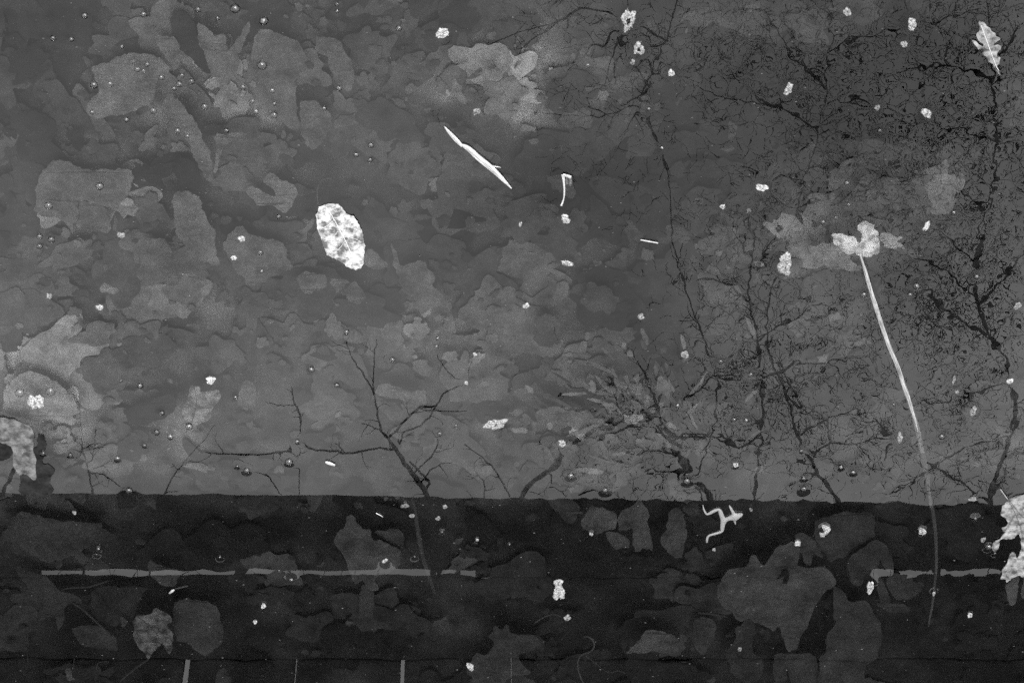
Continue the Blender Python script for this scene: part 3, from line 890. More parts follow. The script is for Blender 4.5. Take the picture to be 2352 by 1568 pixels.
sunk(Z4((870, 100), (980, 60), (1060, 120), (1160, 290), (1130, 310), (1050, 250), (1050, 380), (990, 370), (960, 290)), -0.023, 0.034, "forked drowned leaf tip above the largest maple leaf")
sunk(Z4((1060, 100), (1100, -60), (1330, -120), (1640, -120), (1650, 110), (1640, 140), (1420, 260), (1290, 320), (1220, 360), (1170, 250)), -0.028, 0.028, "dim broad drowned leaf behind the C-shaped flake")
sunk(Z4((690, 1200), (1090, 1210), (1110, 1300), (1110, 1400), (1080, 1520), (860, 1520), (820, 1340), (790, 1520), (700, 1520), (690, 1330)), -0.030, 0.030, "torn dull leaf at the bottom edge under the largest maple leaf's point")
sunk(Z4((330, 960), (440, 885), (520, 910), (515, 1040), (470, 1180), (590, 1240), (600, 1340), (540, 1484), (430, 1484), (300, 1400), (230, 1200), (330, 1080)), -0.030, 0.024, "dark blurred leaf under the largest maple leaf's near lobe")
sunk(Z4((0, 870), (100, 870), (160, 940), (140, 1040), (60, 1200), (0, 1220), (-60, 1100), (-60, 900)), -0.024, 0.040, "pear-shaped dull leaf between crescent leaf and largest maple leaf")
sunk(Z6((440, 560), (420, 460), (480, 340), (520, 260), (590, 250), (680, 270), (760, 300), (860, 320), (900, 340), (890, 440), (880, 560), (740, 560), (690, 620), (640, 630), (580, 590), (540, 570)),
     -0.015, 0.062, "paler rounded drowned leaf with ragged foot just under the fence line")
sunk(Z6((910, 400), (1000, 290), (1080, 250), (1200, 150), (1300, 280), (1340, 350), (1320, 480), (1340, 620), (1380, 760), (1370, 860), (1310, 830), (1250, 800), (1200, 850), (1140, 840), (1105, 740), (1115, 530), (1000, 570), (920, 590)),
     -0.017, 0.055, "two-legged drowned leaf next to the paler rounded one")
sunk(Z6((740, 590), (870, 590), (1000, 640), (1050, 700), (1070, 800), (990, 815), (910, 825), (830, 780), (790, 710)), -0.021, 0.050, "hanging lobe of leaf below the paler rounded drowned leaf", "leaf_scrap")
sunk(Z6((1480, 690), (1560, 560), (1600, 300), (1780, 260), (1850, 640), (1780, 860), (1760, 940), (1690, 950), (1600, 880), (1520, 800)), -0.019, 0.046, "wedge-shaped drowned leaf short of the frog's feet")
sunk(Z6((1780, 270), (1900, 180), (2000, 220), (2000, 360), (1880, 390), (1830, 370)), -0.024, 0.034, "small dim drowned scrap behind the frog's toes", "leaf_scrap")
sunk(T(2, 3)((1010, 1300), (1100, 1220), (1170, 1130), (1240, 1085), (1330, 1100), (1440, 1140), (1500, 1190), (1520, 1240), (1480, 1290), (1390, 1300), (1290, 1285), (1200, 1300), (1110, 1290)),
     -0.012, 0.064, "half-moon drowned leaf with a black shadow along its flat side", tilt=0.0)
sunk(T(1, 3)((2080, 1150), (2120, 1110), (2130, 1060), (2170, 1070), (2200, 1095), (2220, 1040), (2255, 1040), (2270, 1120), (2370, 1135), (2480, 1130), (2560, 1210), (2480, 1280), (2340, 1310), (2360, 1360), (2480, 1490), (2290, 1500), (2200, 1600), (1950, 1600), (1940, 1510), (1870, 1480), (1960, 1310), (2060, 1310), (2150, 1210)),
     -0.026, 0.036, "lobed dull maple leaf by the ribbed oval flake at the bottom edge")
sunk(T(1, 3)((810, 80), (850, 50), (885, 80), (890, 130), (940, 170), (1040, 200), (1030, 280), (1180, 310), (1250, 350), (1320, 420), (1300, 500), (1240, 560), (1080, 620), (1070, 660), (1110, 730), (1050, 740), (1000, 720), (940, 650), (890, 690), (860, 620), (830, 540), (790, 450), (770, 380), (700, 330), (700, 290), (740, 190), (800, 190)),
     -0.016, 0.052, "angular drowned leaf with frayed foot crossing the pale slit")
sunk(T(1, 3)((1040, 200), (1320, 190), (1330, 370), (1250, 350), (1150, 300)), -0.024, 0.040, "square corner of drowned leaf behind the angular slit leaf", "leaf_scrap")
sunk(T(1, 3)((940, 660), (1060, 720), (1050, 1010), (900, 1010), (930, 850)), -0.034, 0.030, "faint drowned leaf hanging under the angular slit leaf")
sunk(Z5((340, 640), (410, 660), (500, 770), (600, 800), (700, 840), (705, 885), (590, 885), (540, 930), (560, 1000), (540, 1060), (510, 1110), (495, 1120), (480, 1000), (430, 1000), (370, 1010), (300, 1050), (330, 980), (290, 910), (120, 880), (80, 850), (100, 800), (200, 800), (250, 760), (150, 640), (130, 560)),
     -0.018, 0.028, "long-pointed dark maple leaf drowned in the frame's lower left corner", amp=0.8)
sunk(Z5((620, 1090), (780, 1060), (900, 1110), (990, 1160), (1020, 1290), (870, 1270), (700, 1250), (640, 1170)), -0.022, 0.030, "dull curved leaf at the foot of the long dark stem")
sunk(Z5((0, 130), (120, 150), (200, 90), (400, 160), (700, 190), (900, 190), (780, 380), (700, 430), (600, 490), (380, 540), (200, 430), (80, 360), (110, 290), (60, 230), (0, 220)), -0.024, 0.034, "broad grey oak-lobed leaf drowned at the dark band's left end")
sunk(Z5((1500, 850), (1750, 850), (1870, 920), (1920, 1100), (1900, 1250), (1740, 1340), (1640, 1250), (1500, 1180), (1480, 1000)), -0.026, 0.036, "big soft-edged pale leaf right of the mottled corner leaf")
sunk(Z5((770, 790), (850, 740), (1180, 740), (1290, 750), (1200, 830), (1170, 960), (1130, 1020), (1040, 990), (1000, 1100), (870, 1050), (750, 930), (800, 840)), -0.030, 0.019, "very dark lobed leaf left of the mottled corner leaf")
sunk(Z5((1040, 985), (1105, 1040), (1050, 1090), (1035, 1060)), -0.020, 0.050, "small pale triangle of leaf beside the mottled corner leaf", "leaf_scrap")
sunk(Z5((720, 590), (740, 530), (850, 500), (900, 530), (960, 600), (840, 620)), -0.020, 0.038, "rounded leaf tip sticking up behind the pale slit", "leaf_scrap")
sunk(Z5((1270, 500), (1380, 560), (1530, 600), (1550, 640), (1500, 740), (1430, 740), (1330, 690), (1280, 640)), -0.019, 0.048, "grey leaf covering the gap in the pale slit")
sunk(Z5((1000, -20), (1190, 0), (1150, 150), (1180, 180), (1000, 170)), -0.026, 0.026, "dull square leaf by the fence line at the left")
sunk(Z5((1000, -40), (1040, -110), (1110, -115), (1160, -40), (1165, 60), (1010, 80)), -0.008, 0.020, "dark thumb-shaped leaf standing across the fence line", mat='sunken')
sunk(Z5((1180, -30), (1330, -20), (1345, 90), (1250, 40)), -0.022, 0.036, "slanting grey scrap under the fence line", "leaf_scrap")
sunk(Z5((560, 1440), (620, 1445), (600, 1500), (650, 1540), (580, 1560)), -0.012, 0.085, "pale forked scrap at the bottom edge in the lower left", "leaf_scrap")
sunk(Z5((1850, 1480), (1930, 1430), (2010, 1560), (1840, 1580)), -0.024, 0.030, "dim upright leaf at the bottom edge near the upright slits")
# upper water, paler leaves
UP = [
    (Z7((905, 1000), (1040, 1010), (1060, 1110), (1120, 1200), (1130, 1310), (1150, 1390), (1060, 1370), (980, 1310), (920, 1230), (905, 1100)), -.014, .072, "long smooth grey willow-like leaf left of the bleached oval leaf"),
    (Z7((1285, 985), (1330, 975), (1440, 1035), (1450, 1010), (1360, 940), (1420, 900), (1490, 950), (1530, 960), (1555, 1000), (1540, 1060), (1480, 1120), (1440, 1080), (1350, 1070), (1290, 1020)), -.014, .088, "pale drowned leaf with a slot, like a mitten, above the bleached oval leaf"),
    (Z7((880, 470), (1000, 600), (1050, 700), (1090, 780), (1120, 880), (1110, 950), (1070, 940), (1030, 850), (980, 740), (900, 640), (840, 560)), -.016, .075, "long slanting pale strip of leaf in the upper left water"),
    (Z7((1100, 705), (1290, 690), (1285, 720), (1170, 750), (1130, 900), (1112, 900), (1140, 740)), -.015, .070, "pale hooked leaf stalk beside the slanting strip"),
    (Z7((480, 350), (700, 270), (830, 300), (900, 360), (820, 420), (800, 540), (650, 600), (470, 620), (440, 560), (520, 480), (490, 400)), -.022, .085, "brightest drowned leaf among the bubbles in the upper left"),
    (Z7((1030, 110), (1080, 140), (1120, 190), (1190, 180), (1180, 290), (1300, 110), (1315, 140), (1250, 270), (1240, 380), (1180, 420), (1110, 400), (1060, 270), (1030, 190)), -.02, .075, "pale antler-shaped leaf near the top edge"),
    (Z7((790, 170), (930, 200), (940, 300), (880, 320), (830, 250)), -.02, .070, "pale notched leaf left of the antler-shaped one"),
    (Z7((1310, 300), (1340, 150), (1450, 170), (1560, 220), (1610, 300), (1560, 380), (1540, 480), (1570, 700), (1490, 660), (1430, 560), (1400, 480), (1330, 420)), -.024, .060, "large pale leaf right of the antler-shaped one"),
    (Z7((1650, 190), (1760, 200), (1829, 300), (1860, 420), (1829, 480), (1750, 440), (1710, 300), (1650, 270)), -.022, .055, "bar-like pale leaf under the round fluff crumb's side of the water"),
    (Z7((1560, 520), (1650, 530), (1740, 600), (1720, 700), (1640, 790), (1580, 740)), -.022, .060, "rounded pale leaf straight above the bleached oval leaf"),
    (Z7((200, 920), (300, 820), (420, 880), (520, 890), (680, 880), (700, 960), (640, 1060), (560, 1090), (420, 1040), (390, 1150), (380, 1230), (340, 1150), (180, 1120), (190, 1000)), -.024, .068, "wide ragged pale leaf around the lone ringed bubble at the left"),
    (Z7((420, 1040), (570, 1090), (580, 1190), (560, 1220), (400, 1190)), -.026, .058, "pale squarish leaf under the wide ragged one"),
    (Z7((750, 1240), (850, 1250), (900, 1290), (880, 1380), (780, 1370)), -.026, .060, "pale scrap behind the two round seed discs"),
    (Z7((1150, 1280), (1250, 1170), (1330, 1240), (1480, 1260), (1500, 1340), (1540, 1400), (1400, 1460), (1300, 1500), (1240, 1420)), -.024, .062, "pale four-sided leaf lying left of the bleached oval leaf"),
    (Z7((520, 1510), (540, 1475), (580, 1490), (625, 1510), (600, 1535), (570, 1530), (530, 1530)), -.008, .110, "small pale star-shaped scrap in the left water"),
    (Z7((925, 1425), (1000, 1430), (1085, 1480), (1070, 1490), (990, 1460)), -.016, .090, "thin pale splinter of leaf beside the seed discs"),
    (Z7((690, 850), (740, 860), (840, 930), (835, 985), (740, 930)), -.018, .010, "dark blade-shaped leaf in the left water"),
    (Z7((905, 830), (1000, 830), (1040, 900), (1050, 1000), (960, 1000), (900, 900)), -.02, .010, "dark square leaf above the willow-like leaf"),
    (Z7((970, 500), (1010, 600), (1060, 680), (1160, 660), (1230, 690), (1110, 710), (1030, 690), (980, 600)), -.018, .012, "dark crooked leaf along the slanting strip"),
    (Z7((890, 50), (990, 70), (1060, 250), (1110, 390), (1050, 370), (960, 270), (900, 180)), -.026, .014, "dark long leaf between two pale ones at the top left"),
    (Z7((340, 690), (420, 670), (440, 760), (420, 800), (380, 770)), -.022, .012, "dark rounded leaf at the left among drowned pale leaves"),
    (T(1, 1)((970, 760), (1010, 700), (1100, 750), (1190, 860), (1100, 900), (980, 870)), -.018, .070, "pale stub of leaf touching the bleached oval leaf's tip"),
    (T(1, 1)((1260, 950), (1200, 650), (1240, 700), (1300, 870), (1500, 800), (1600, 950), (1580, 1040), (1680, 1120), (1770, 1250), (1700, 1260), (1560, 1250), (1450, 1200), (1330, 1100)), -.022, .055, "long slanting pale leaf right of the bleached oval leaf"),
    (T(1, 1)((800, 1050), (900, 1000), (1000, 1130), (930, 1200), (810, 1170)), -.02, .058, "pale leaf just below the bleached oval leaf"),
    (T(1, 1)((360, 950), (480, 900), (640, 960), (630, 1060), (450, 1110), (380, 1050)), -.022, .056, "pale leaf with a dark twig curl at its side, below the oval leaf"),
    (T(1, 1)((660, 950), (850, 1000), (800, 1030), (720, 1115), (690, 1040)), -.016, .062, "thin pale spike of leaf under the oval leaf"),
    (T(1, 2)((1060, 460), (1100, 400), (1240, 400), (1320, 440), (1400, 470), (1530, 430), (1520, 580), (1450, 640), (1360, 650), (1310, 590), (1330, 540), (1250, 520), (1120, 500)), -.013, .068, "pale fish-shaped leaf behind the mirrored fork of branches"),
    (T(1, 2)((1060, 480), (1120, 505), (1250, 525), (1330, 545), (1310, 640), (1260, 570), (1100, 520)), -.016, .014, "dark edge leaf along the fish-shaped leaf's underside"),
    (T(1, 2)((850, 1230), (1050, 1280), (1030, 1320), (850, 1290)), -.018, .012, "dark straight scrap above the fence line by the forked trunk"),
    (T(2, 0)((780, 790), (900, 720), (1050, 660), (1230, 650), (1190, 740), (1040, 830), (830, 810)), -.016, .070, "pale wing-shaped leaf below the ragged white curl"),
    (T(2, 0)((1120, 880), (1230, 850), (1290, 970), (1230, 1040), (1140, 990)), -.02, .062, "pale blunt leaf near the wing-shaped leaf"),
    (T(2, 0)((1475, 930), (1500, 870), (1535, 865), (1520, 910), (1485, 945)), -.008, .105, "small pale grain-shaped scrap in the upper water"),
    (T(2, 0)((1930, 1180), (1960, 1080), (2010, 1130), (2020, 1220), (1975, 1280)), -.016, .075, "pale oval leaf below the dark canopy reflection"),
    (T(2, 0)((1850, 1340), (1910, 1310), (1985, 1340), (1920, 1370)), -.012, .085, "pale flat oval scrap under the pale oval leaf"),
    (T(2, 0)((1200, 260), (1220, 200), (1290, 185), (1350, 240), (1300, 290)), -.02, .050, "dim round leaf beside the holed flake"),
    (T(2, 1)((310, 50), (530, 60), (580, 250), (450, 230), (330, 110)), -.022, .048, "grey leaf beneath the pale Y-shaped stalk"),
    (T(2, 1)((220, 300), (420, 310), (440, 480), (560, 440), (570, 540), (490, 610), (450, 540), (280, 490)), -.022, .050, "forked grey leaf under the frayed-tail crumb"),
    (T(2, 1)((1360, 500), (1500, 480), (1600, 600), (1570, 680), (1400, 620)), -.02, .065, "pale oblong leaf right of the thin straw"),
    (T(2, 1)((1810, 500), (1950, 480), (1980, 620), (1900, 640), (1820, 580)), -.02, .070, "pale rounded leaf beneath mirrored twigs right of the straw"),
    (T(2, 1)((1660, 930), (1800, 850), (1860, 1000), (2080, 1080), (2100, 1230), (1900, 1230), (1750, 1180)), -.02, .085, "bright veined leaf under mirrored twigs in the right water"),
    (T(2, 1)((700, 1000), (860, 1060), (970, 1150), (900, 1280), (720, 1270), (600, 1180)), -.024, .056, "pale leaf with a dark slit in the middle water"),
    (T(2, 1)((220, 1300), (420, 1310), (460, 1450), (400, 1600), (200, 1560)), -.024, .056, "pale upright leaf above the bean-shaped flake"),
    (T(2, 2)((160, 640), (480, 610), (720, 690), (900, 790), (700, 850), (480, 760)), -.02, .13, "pale pointed leaf at the near end of the crinkled bright fan"),
    (T(2, 2)((500, 640), (600, 620), (820, 720), (960, 800), (860, 810), (640, 730)), -.014, .14, "bright slender leaf in the crinkled bright fan"),
    (T(2, 2)((800, 560), (900, 560), (1080, 690), (1180, 760), (1080, 770), (920, 680)), -.014, .14, "second bright strip, middle of the crinkled bright fan"),
    (T(2, 2)((880, 240), (960, 330), (1060, 480), (1180, 620), (1100, 600), (980, 470), (900, 360)), -.014, .12, "steep bright strip in the crinkled bright fan"),
    (T(2, 2)((1080, 320), (1140, 310), (1190, 470), (1220, 620), (1150, 560)), -.014, .12, "upright bright strip in the crinkled bright fan"),
    (T(2, 2)((1300, 330), (1420, 330), (1440, 480), (1330, 600), (1280, 480)), -.018, .13, "pale blunt leaf on the far side of the crinkled bright fan"),
    (T(2, 2)((1000, 660), (1180, 680), (1120, 760), (1020, 740)), -.010, .32, "brightest small scrap in the heart of the crinkled fan"),
    (T(2, 2)((840, 840), (950, 820), (960, 920), (880, 940)), -.016, .16, "pale scrap under the crinkled bright fan"),
    (T(2, 2)((1450, 520), (1700, 560), (1950, 560), (1980, 700), (1800, 760), (1560, 700)), -.022, .07, "broad dim leaf beside the crinkled bright fan"),
    (T(2, 2)((1630, 880), (1700, 870), (1830, 1060), (1780, 1150), (1640, 1050)), -.014, .080, "smooth pale leaf right of the thick mirrored trunk"),
    (T(2, 2)((1400, 1230), (1700, 1300), (1750, 1400), (1600, 1450), (1420, 1420)), -.018, .065, "pale leaf along the fence line above the frog"),
    (T(3, 1)((550, 580), (640, 560), (760, 610), (830, 650), (830, 560), (805, 490), (860, 460), (960, 490), (990, 580), (1000, 720), (960, 780), (820, 760), (700, 760), (640, 690)), -.0012, .34, "brightest lobed pale sheet just under the water at the long reed's head"),  # pale mottled sheet just under the surface
    (T(3, 1)((360, 680), (640, 650), (720, 800), (900, 900), (600, 900), (400, 800)), -.012, .21, "dim pale leaf spreading below the reed's bright head leaf"),  # sheet added to put the soft glow into colour
    (T(3, 1)((1000, 590), (1080, 560), (1220, 620), (1140, 640), (1250, 720), (1050, 700)), -.008, .34, "pale scrap right of the reed's bright head leaf"),
    (T(3, 1)((1000, 100), (1150, 60), (1200, 120), (1380, 60), (1480, 400), (1380, 420), (1250, 300), (1030, 210)), -.016, .085, "pale leaf crinkled by ripples above the reed's head"),
    (T(0, 2)((30, 580), (30, 480), (150, 300), (350, 280), (650, 480), (700, 640), (600, 740), (420, 700), (250, 700), (60, 680)), -.020, .15, "palest large drowned leaf above the mottled edge leaf"),
    (T(0, 2)((2140, 470), (2200, 350), (2290, 380), (2290, 600), (2200, 640), (2130, 560)), -.02, .075, "pale rounded leaf to the side of the soaked mottled leaf"),
    (T(0, 2)((1100, 620), (1250, 580), (1480, 490), (1600, 520), (1560, 640), (1400, 740), (1150, 760)), -.024, .016, "dark leaf between the edge leaf and the soaked mottled leaf"),
    (T(3, 2)((900, 1010), (1020, 960), (1070, 1030), (1060, 1090), (930, 1040)), -.015, .070, "pale fan-shaped leaf beside the speckled oval flake"),
    (T(3, 2)((550, 60), (620, 40), (660, 130), (600, 220), (530, 200)), -.018, .060, "pale rounded leaf left of the reed's middle"),
]
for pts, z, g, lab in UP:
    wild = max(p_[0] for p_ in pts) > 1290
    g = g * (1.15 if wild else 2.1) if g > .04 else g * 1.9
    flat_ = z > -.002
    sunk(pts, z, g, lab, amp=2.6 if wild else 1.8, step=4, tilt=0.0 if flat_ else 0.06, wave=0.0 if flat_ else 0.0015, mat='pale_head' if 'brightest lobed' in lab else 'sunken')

# round seed discs
for x, y, r, lab in ((380, 575, 15, "upper of two pale round seed discs in the left water"), (395, 642, 16, "lower of two pale round seed discs, beside the thin splinter"),
                     (1372, 603, 10, "small pale flower-shaped seed disc in the middle water"), (1605, 462, 10, "pale round seed disc right of the middle crumbs")):
    pts = [(x + r * math.cos(a) * (1 + .06 * math.sin(5 * a)), y + .95 * r * math.sin(a)) for a in np.linspace(0, 6.2832, 20)[:-1]]
    sunk(pts, -0.007, 0.125, lab, "seed_disc", "pale round seed discs", 5, 0.6, cat="seed")

# thin litter nobody could count: overlapping dead leaves and crumbs that cover the pond floor
def leaf_outline(kind, r, rot):
    """A torn, half rotted piece of leaf: long, round or ragged."""
    k = 44 if r > 20 else 18
    asp = {0: random.uniform(1.5, 2.6), 1: random.uniform(1.0, 1.5), 2: random.uniform(1.1, 2.0)}[kind]
    ph = [random.uniform(0, 6.28) for _ in range(9)]
    am = [random.uniform(0, (.20, .16, .16, .12, .09, .07, .06, .05, .05)[q]) for q in range(9)]
    out = []
    for i in range(k):
        a = 2 * math.pi * i / k
        rr = r * (0.85 + sum(am[q] * math.sin((q + 2) * a + ph[q]) for q in range(9)) + random.gauss(0, .02))
        px_, py_ = rr * math.cos(a), rr * math.sin(a) / asp
        out.append((px_ * math.cos(rot) - py_ * math.sin(rot), px_ * math.sin(rot) + py_ * math.cos(rot)))
    return out

lit = MB()
for i in range(3600):
    x, y = random.uniform(-120, 2480), random.uniform(-110, 1680)
    if y > 1150 and random.random() < 0.6:
        continue
    big = random.random() < 0.22
    if big and (abs(x - 490) < 130 and abs(y - 930) < 110):
        continue
    r = random.uniform(35, 115) if big else random.uniform(4, 26) * random.random() + 4
    z = FLOOR + 0.006 + random.uniform(0, .009) + (0.0 if big else 0.003)
    c = W(x, y, z)
    sp = 0.30 if big else 0.24
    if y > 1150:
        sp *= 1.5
    tone = float(floor_tone(c.x, c.y, z)) * (1.25 if y > 1150 else 1.0) * math.exp(max(-.7, min(.55, random.gauss(-0.05 if big else 0.03, sp))))  # litter shares the floor's painted darkening
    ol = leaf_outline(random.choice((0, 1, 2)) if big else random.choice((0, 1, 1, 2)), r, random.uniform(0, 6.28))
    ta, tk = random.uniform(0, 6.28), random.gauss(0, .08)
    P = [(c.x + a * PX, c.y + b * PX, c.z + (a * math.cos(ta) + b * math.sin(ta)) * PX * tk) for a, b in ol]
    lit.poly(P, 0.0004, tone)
for i in range(150):
    x, y = random.gauss(1420, 130), random.gauss(945, 75)
    a = math.atan2(1030 - y, 1590 - x) + random.gauss(0, .5)
    L, wd = random.uniform(8, 34), random.uniform(2.5, 8)
    z = random.uniform(-.028, -.012)
    c = W(x, y, z)
    P = []
    for q in range(14):
        t = 2 * math.pi * q / 14
        u_, v_ = L * math.cos(t) * random.uniform(.85, 1.1), wd * math.sin(t) * random.uniform(.6, 1.3)
        p_ = W(x + u_ * math.cos(a) - v_ * math.sin(a), y + u_ * math.sin(a) + v_ * math.cos(a), z)
        P.append(tuple(p_))
    lit.poly(P[::-1] if False else P, 0.0003, random.choice((.04, .08, .13, .19)) * random.uniform(.7, 1.2))
tag(lit.build("leaf_litter", M['litter']), "thin layer of grey rotting leaves and crumbs over the pond floor", "leaf litter", kind='stuff')

# ------------------------------------------------------------------ drowned stems and sticks
def stem(name, path, width, z0, z1, g, label, cat="stem", group=None, mat='stem', parts=None, n=7):
    p = smooth_path([(x, y) for x, y in path], 5)
    if isinstance(width, (list, tuple)):
        wl = [wq[0] for wq in smooth_path([(wq,) for wq in width], 5)]
    else:
        wl = width
    pts, rad = strip(p, wl, z0, z1)
    mb = MB(); mb.tube(pts, rad, n)
    at = pts[0]
    o = mb.build(name, M[mat], at=at, smooth=True)
    return tag(grey(o, g), label, cat, group)

stem("sunken_stick", T(1, 3)((1395, -90), (1425, 0), (1442, 150), (1468, 300), (1500, 450), (1570, 660), (1605, 765)), [8, 10, 12, 15, 13, 13, 8], -0.012, -0.022, .055, "drowned straight stick running down across the pale slit's end", "stick")
cur = stem("curly_stem", T(2, 3)((640, 1150), (690, 1155), (730, 1190), (735, 1240), (700, 1285), (630, 1310), (595, 1350), (590, 1420), (610, 1500), (655, 1600)), [4, 5, 5, 5, 5, 5, 5, 5, 5, 6], -0.010, -0.014, .075, "pale curly S-shaped stem with a side shoot near the bottom edge")
p = smooth_path(T(2, 3)((660, 1320), (740, 1380), (860, 1470), (950, 1455), (1020, 1480)), 5)
pts, rad = strip(p, 3.0, -0.012, -0.018)
mb = MB(); mb.tube(pts, rad, 6); grey(mb.build("side_shoot", M['stem'], cur, pts[0], True), .06)
stem("black_stub", T(2, 3)((605, 1060), (610, 1120), (612, 1180), (618, 1220)), [5, 8, 7, 3], -0.004, -0.008, .004, "short black stub beside the curly stem's upper end", "stick", mat='black_patch')
stem("thin_stem", T(2, 3)((200, 1030), (270, 985), (360, 950), (440, 970)), 4, -0.016, -0.006, .06, "thin pale arched stem ending at the dull speckled crumb")
stem("leaf_stalk", Z5((620, 880), (690, 920), (760, 980), (880, 1090), (960, 1160)), [4, 5, 6, 6, 4], -0.016, -0.020, .045, "dull straight stalk from the long-pointed maple leaf to the curved leaf")
stem("leaf_stalk", Z5((520, 770), (600, 750), (740, 745), (850, 715), (930, 690)), [3, 5, 5, 6, 3], -0.014, -0.016, .04, "dull slanting stalk just below the pale slit's left part")
stem("leaf_stalk", Z5((220, 1150), (230, 1260), (240, 1400)), 4, -0.018, -0.02, .03, "thin dark upright stalk in the lower left corner")
stem("leaf_stalk", Z5((1030, 1550), (1110, 1480), (1200, 1410), (1280, 1360)), [5, 7, 7, 4], -0.016, -0.018, .042, "dull slanting stalk at the bottom edge below the mottled corner leaf")
stem("leaf_stalk", Z5((822, 1560), (826, 1450), (850, 1390), (940, 1380)), 3.5, -0.018, -0.02, .04, "thin hooked stalk left of the slanting bottom stalk")
stem("leaf_stalk", Z6((210, 325), (300, 330), (440, 335)), [4, 6, 8], -0.014, -0.014, .05, "short stalk of the paler rounded drowned leaf")
stem("leaf_stalk", Z4((-20, 820), (100, 830), (260, 860)), [6, 8, 6], -0.02, -0.02, .035, "straight dull stalk reaching the largest drowned maple leaf")
stem("thin_stem", T(1, 1)((680, 75), (600, 85), (560, 140), (548, 220), (560, 320)), 3, -0.006, -0.003, .10, "thin pale looping stem rising from the bleached oval leaf")
b = stem("bud_twig", Z5((1455, 797), (1490, 765), (1540, 748), (1612, 733)), [6, 4, 5, 6], -0.004, -0.008, .10, "short pale twig with a bright bud end below the slit's gap", "twig")
pts, rad = strip(Z5((1452, 798), (1478, 776), (1495, 765)), [4, 8, 4], 0.0)
mb = MB(); mb.tube(pts, rad, 6); grey(mb.build("bud", M['stem'], b, pts[0], True), .28)

# ------------------------------------------------------------------ floating leaves, blades, straws
def floating_leaf(name, pts, mat, label, ribs, z=0.0012, amp=1.2, serr=0.0, step=5, extra=(), wave=.0006):
    mb, c = blade(pts, z, 0.0006, 0.01, step, amp, serr, wave)
    root = empty(name, Vector((c.x, c.y, 0)), label, "leaf")
    mb.build("blade", M[mat], root, c)
    for nm, path, wd, mt in ribs:
        p = smooth_path(path, 4)
        pt, rd = strip(p, wd, z + 0.0008)
        r = MB(); flat_tube(r, pt, rd, 0.5)
        o = r.build(nm, M[mt], root, pt[0], True)
        grey(o, .26 if nm == 'stalk' else .08)
    for nm, pl, mt, zz, lab in extra:
        e, cc = blade(pl, zz, 0.0005, 0.0, 5, 1.2)
        o = e.build(nm, M[mt], root, cc)
        grey(o, .2)
        if lab:
            o['label'] = lab
    return root

t11 = T(1, 1)
floating_leaf("bleached_leaf", t11((560, 345), (600, 315), (660, 300), (720, 312), (780, 345), (820, 400), (860, 412), (900, 450), (930, 510), (960, 570), (972, 640), (972, 720), (965, 800), (950, 880), (905, 898), (860, 880), (800, 855), (735, 810), (690, 790), (640, 770), (630, 740), (615, 690), (590, 640), (560, 560), (545, 480), (540, 420)),
              'bleached', "bright bleached oval leaf with toothed edge and grey blotches, floating flat",
              [("midrib", t11((625, 330), (680, 410), (720, 480), (760, 560), (800, 630), (840, 720), (890, 830)), [1.6, 1.6, 1.6, 1.6] * 6 + [1.0], 'rib'),
               ("side_vein", t11((690, 425), (770, 430), (840, 440)), 0.8, 'rib'), ("side_vein", t11((735, 505), (830, 510), (915, 540)), 0.8, 'rib'), ("side_vein", t11((775, 590), (870, 610), (950, 650)), 0.8, 'rib'),
               ("side_vein", t11((700, 445), (640, 500), (570, 530)), 0.8, 'rib'), ("side_vein", t11((745, 530), (690, 600), (610, 640)), 0.8, 'rib'), ("side_vein", t11((800, 630), (750, 700), (690, 750)), 0.8, 'rib')], serr=0.8)
t30 = T(3, 0)
floating_leaf("oak_leaf", t30((1888, 190), (1925, 200), (1950, 235), (1995, 255), (2000, 285), (2040, 290), (2050, 335), (2082, 345), (2030, 385), (2020, 410), (2060, 400), (2088, 410), (2080, 450), (2058, 480), (2055, 520), (2080, 515), (2065, 560), (2050, 590), (2072, 640), (2085, 685), (2040, 622), (2000, 560), (1950, 520), (1910, 480), (1935, 465), (1930, 445), (1880, 430), (1850, 400), (1822, 368), (1860, 372), (1895, 400), (1930, 420), (1915, 390), (1885, 350), (1870, 310), (1893, 290), (1895, 250)),
              'bleached_b', "pale ragged oak leaf with deep lobes afloat by the upper corner",
              [("midrib", t30((1910, 230), (1950, 340), (1990, 450), (2040, 580), (2070, 640)), [1.0] * 17, 'rib')], amp=1.5, step=4)
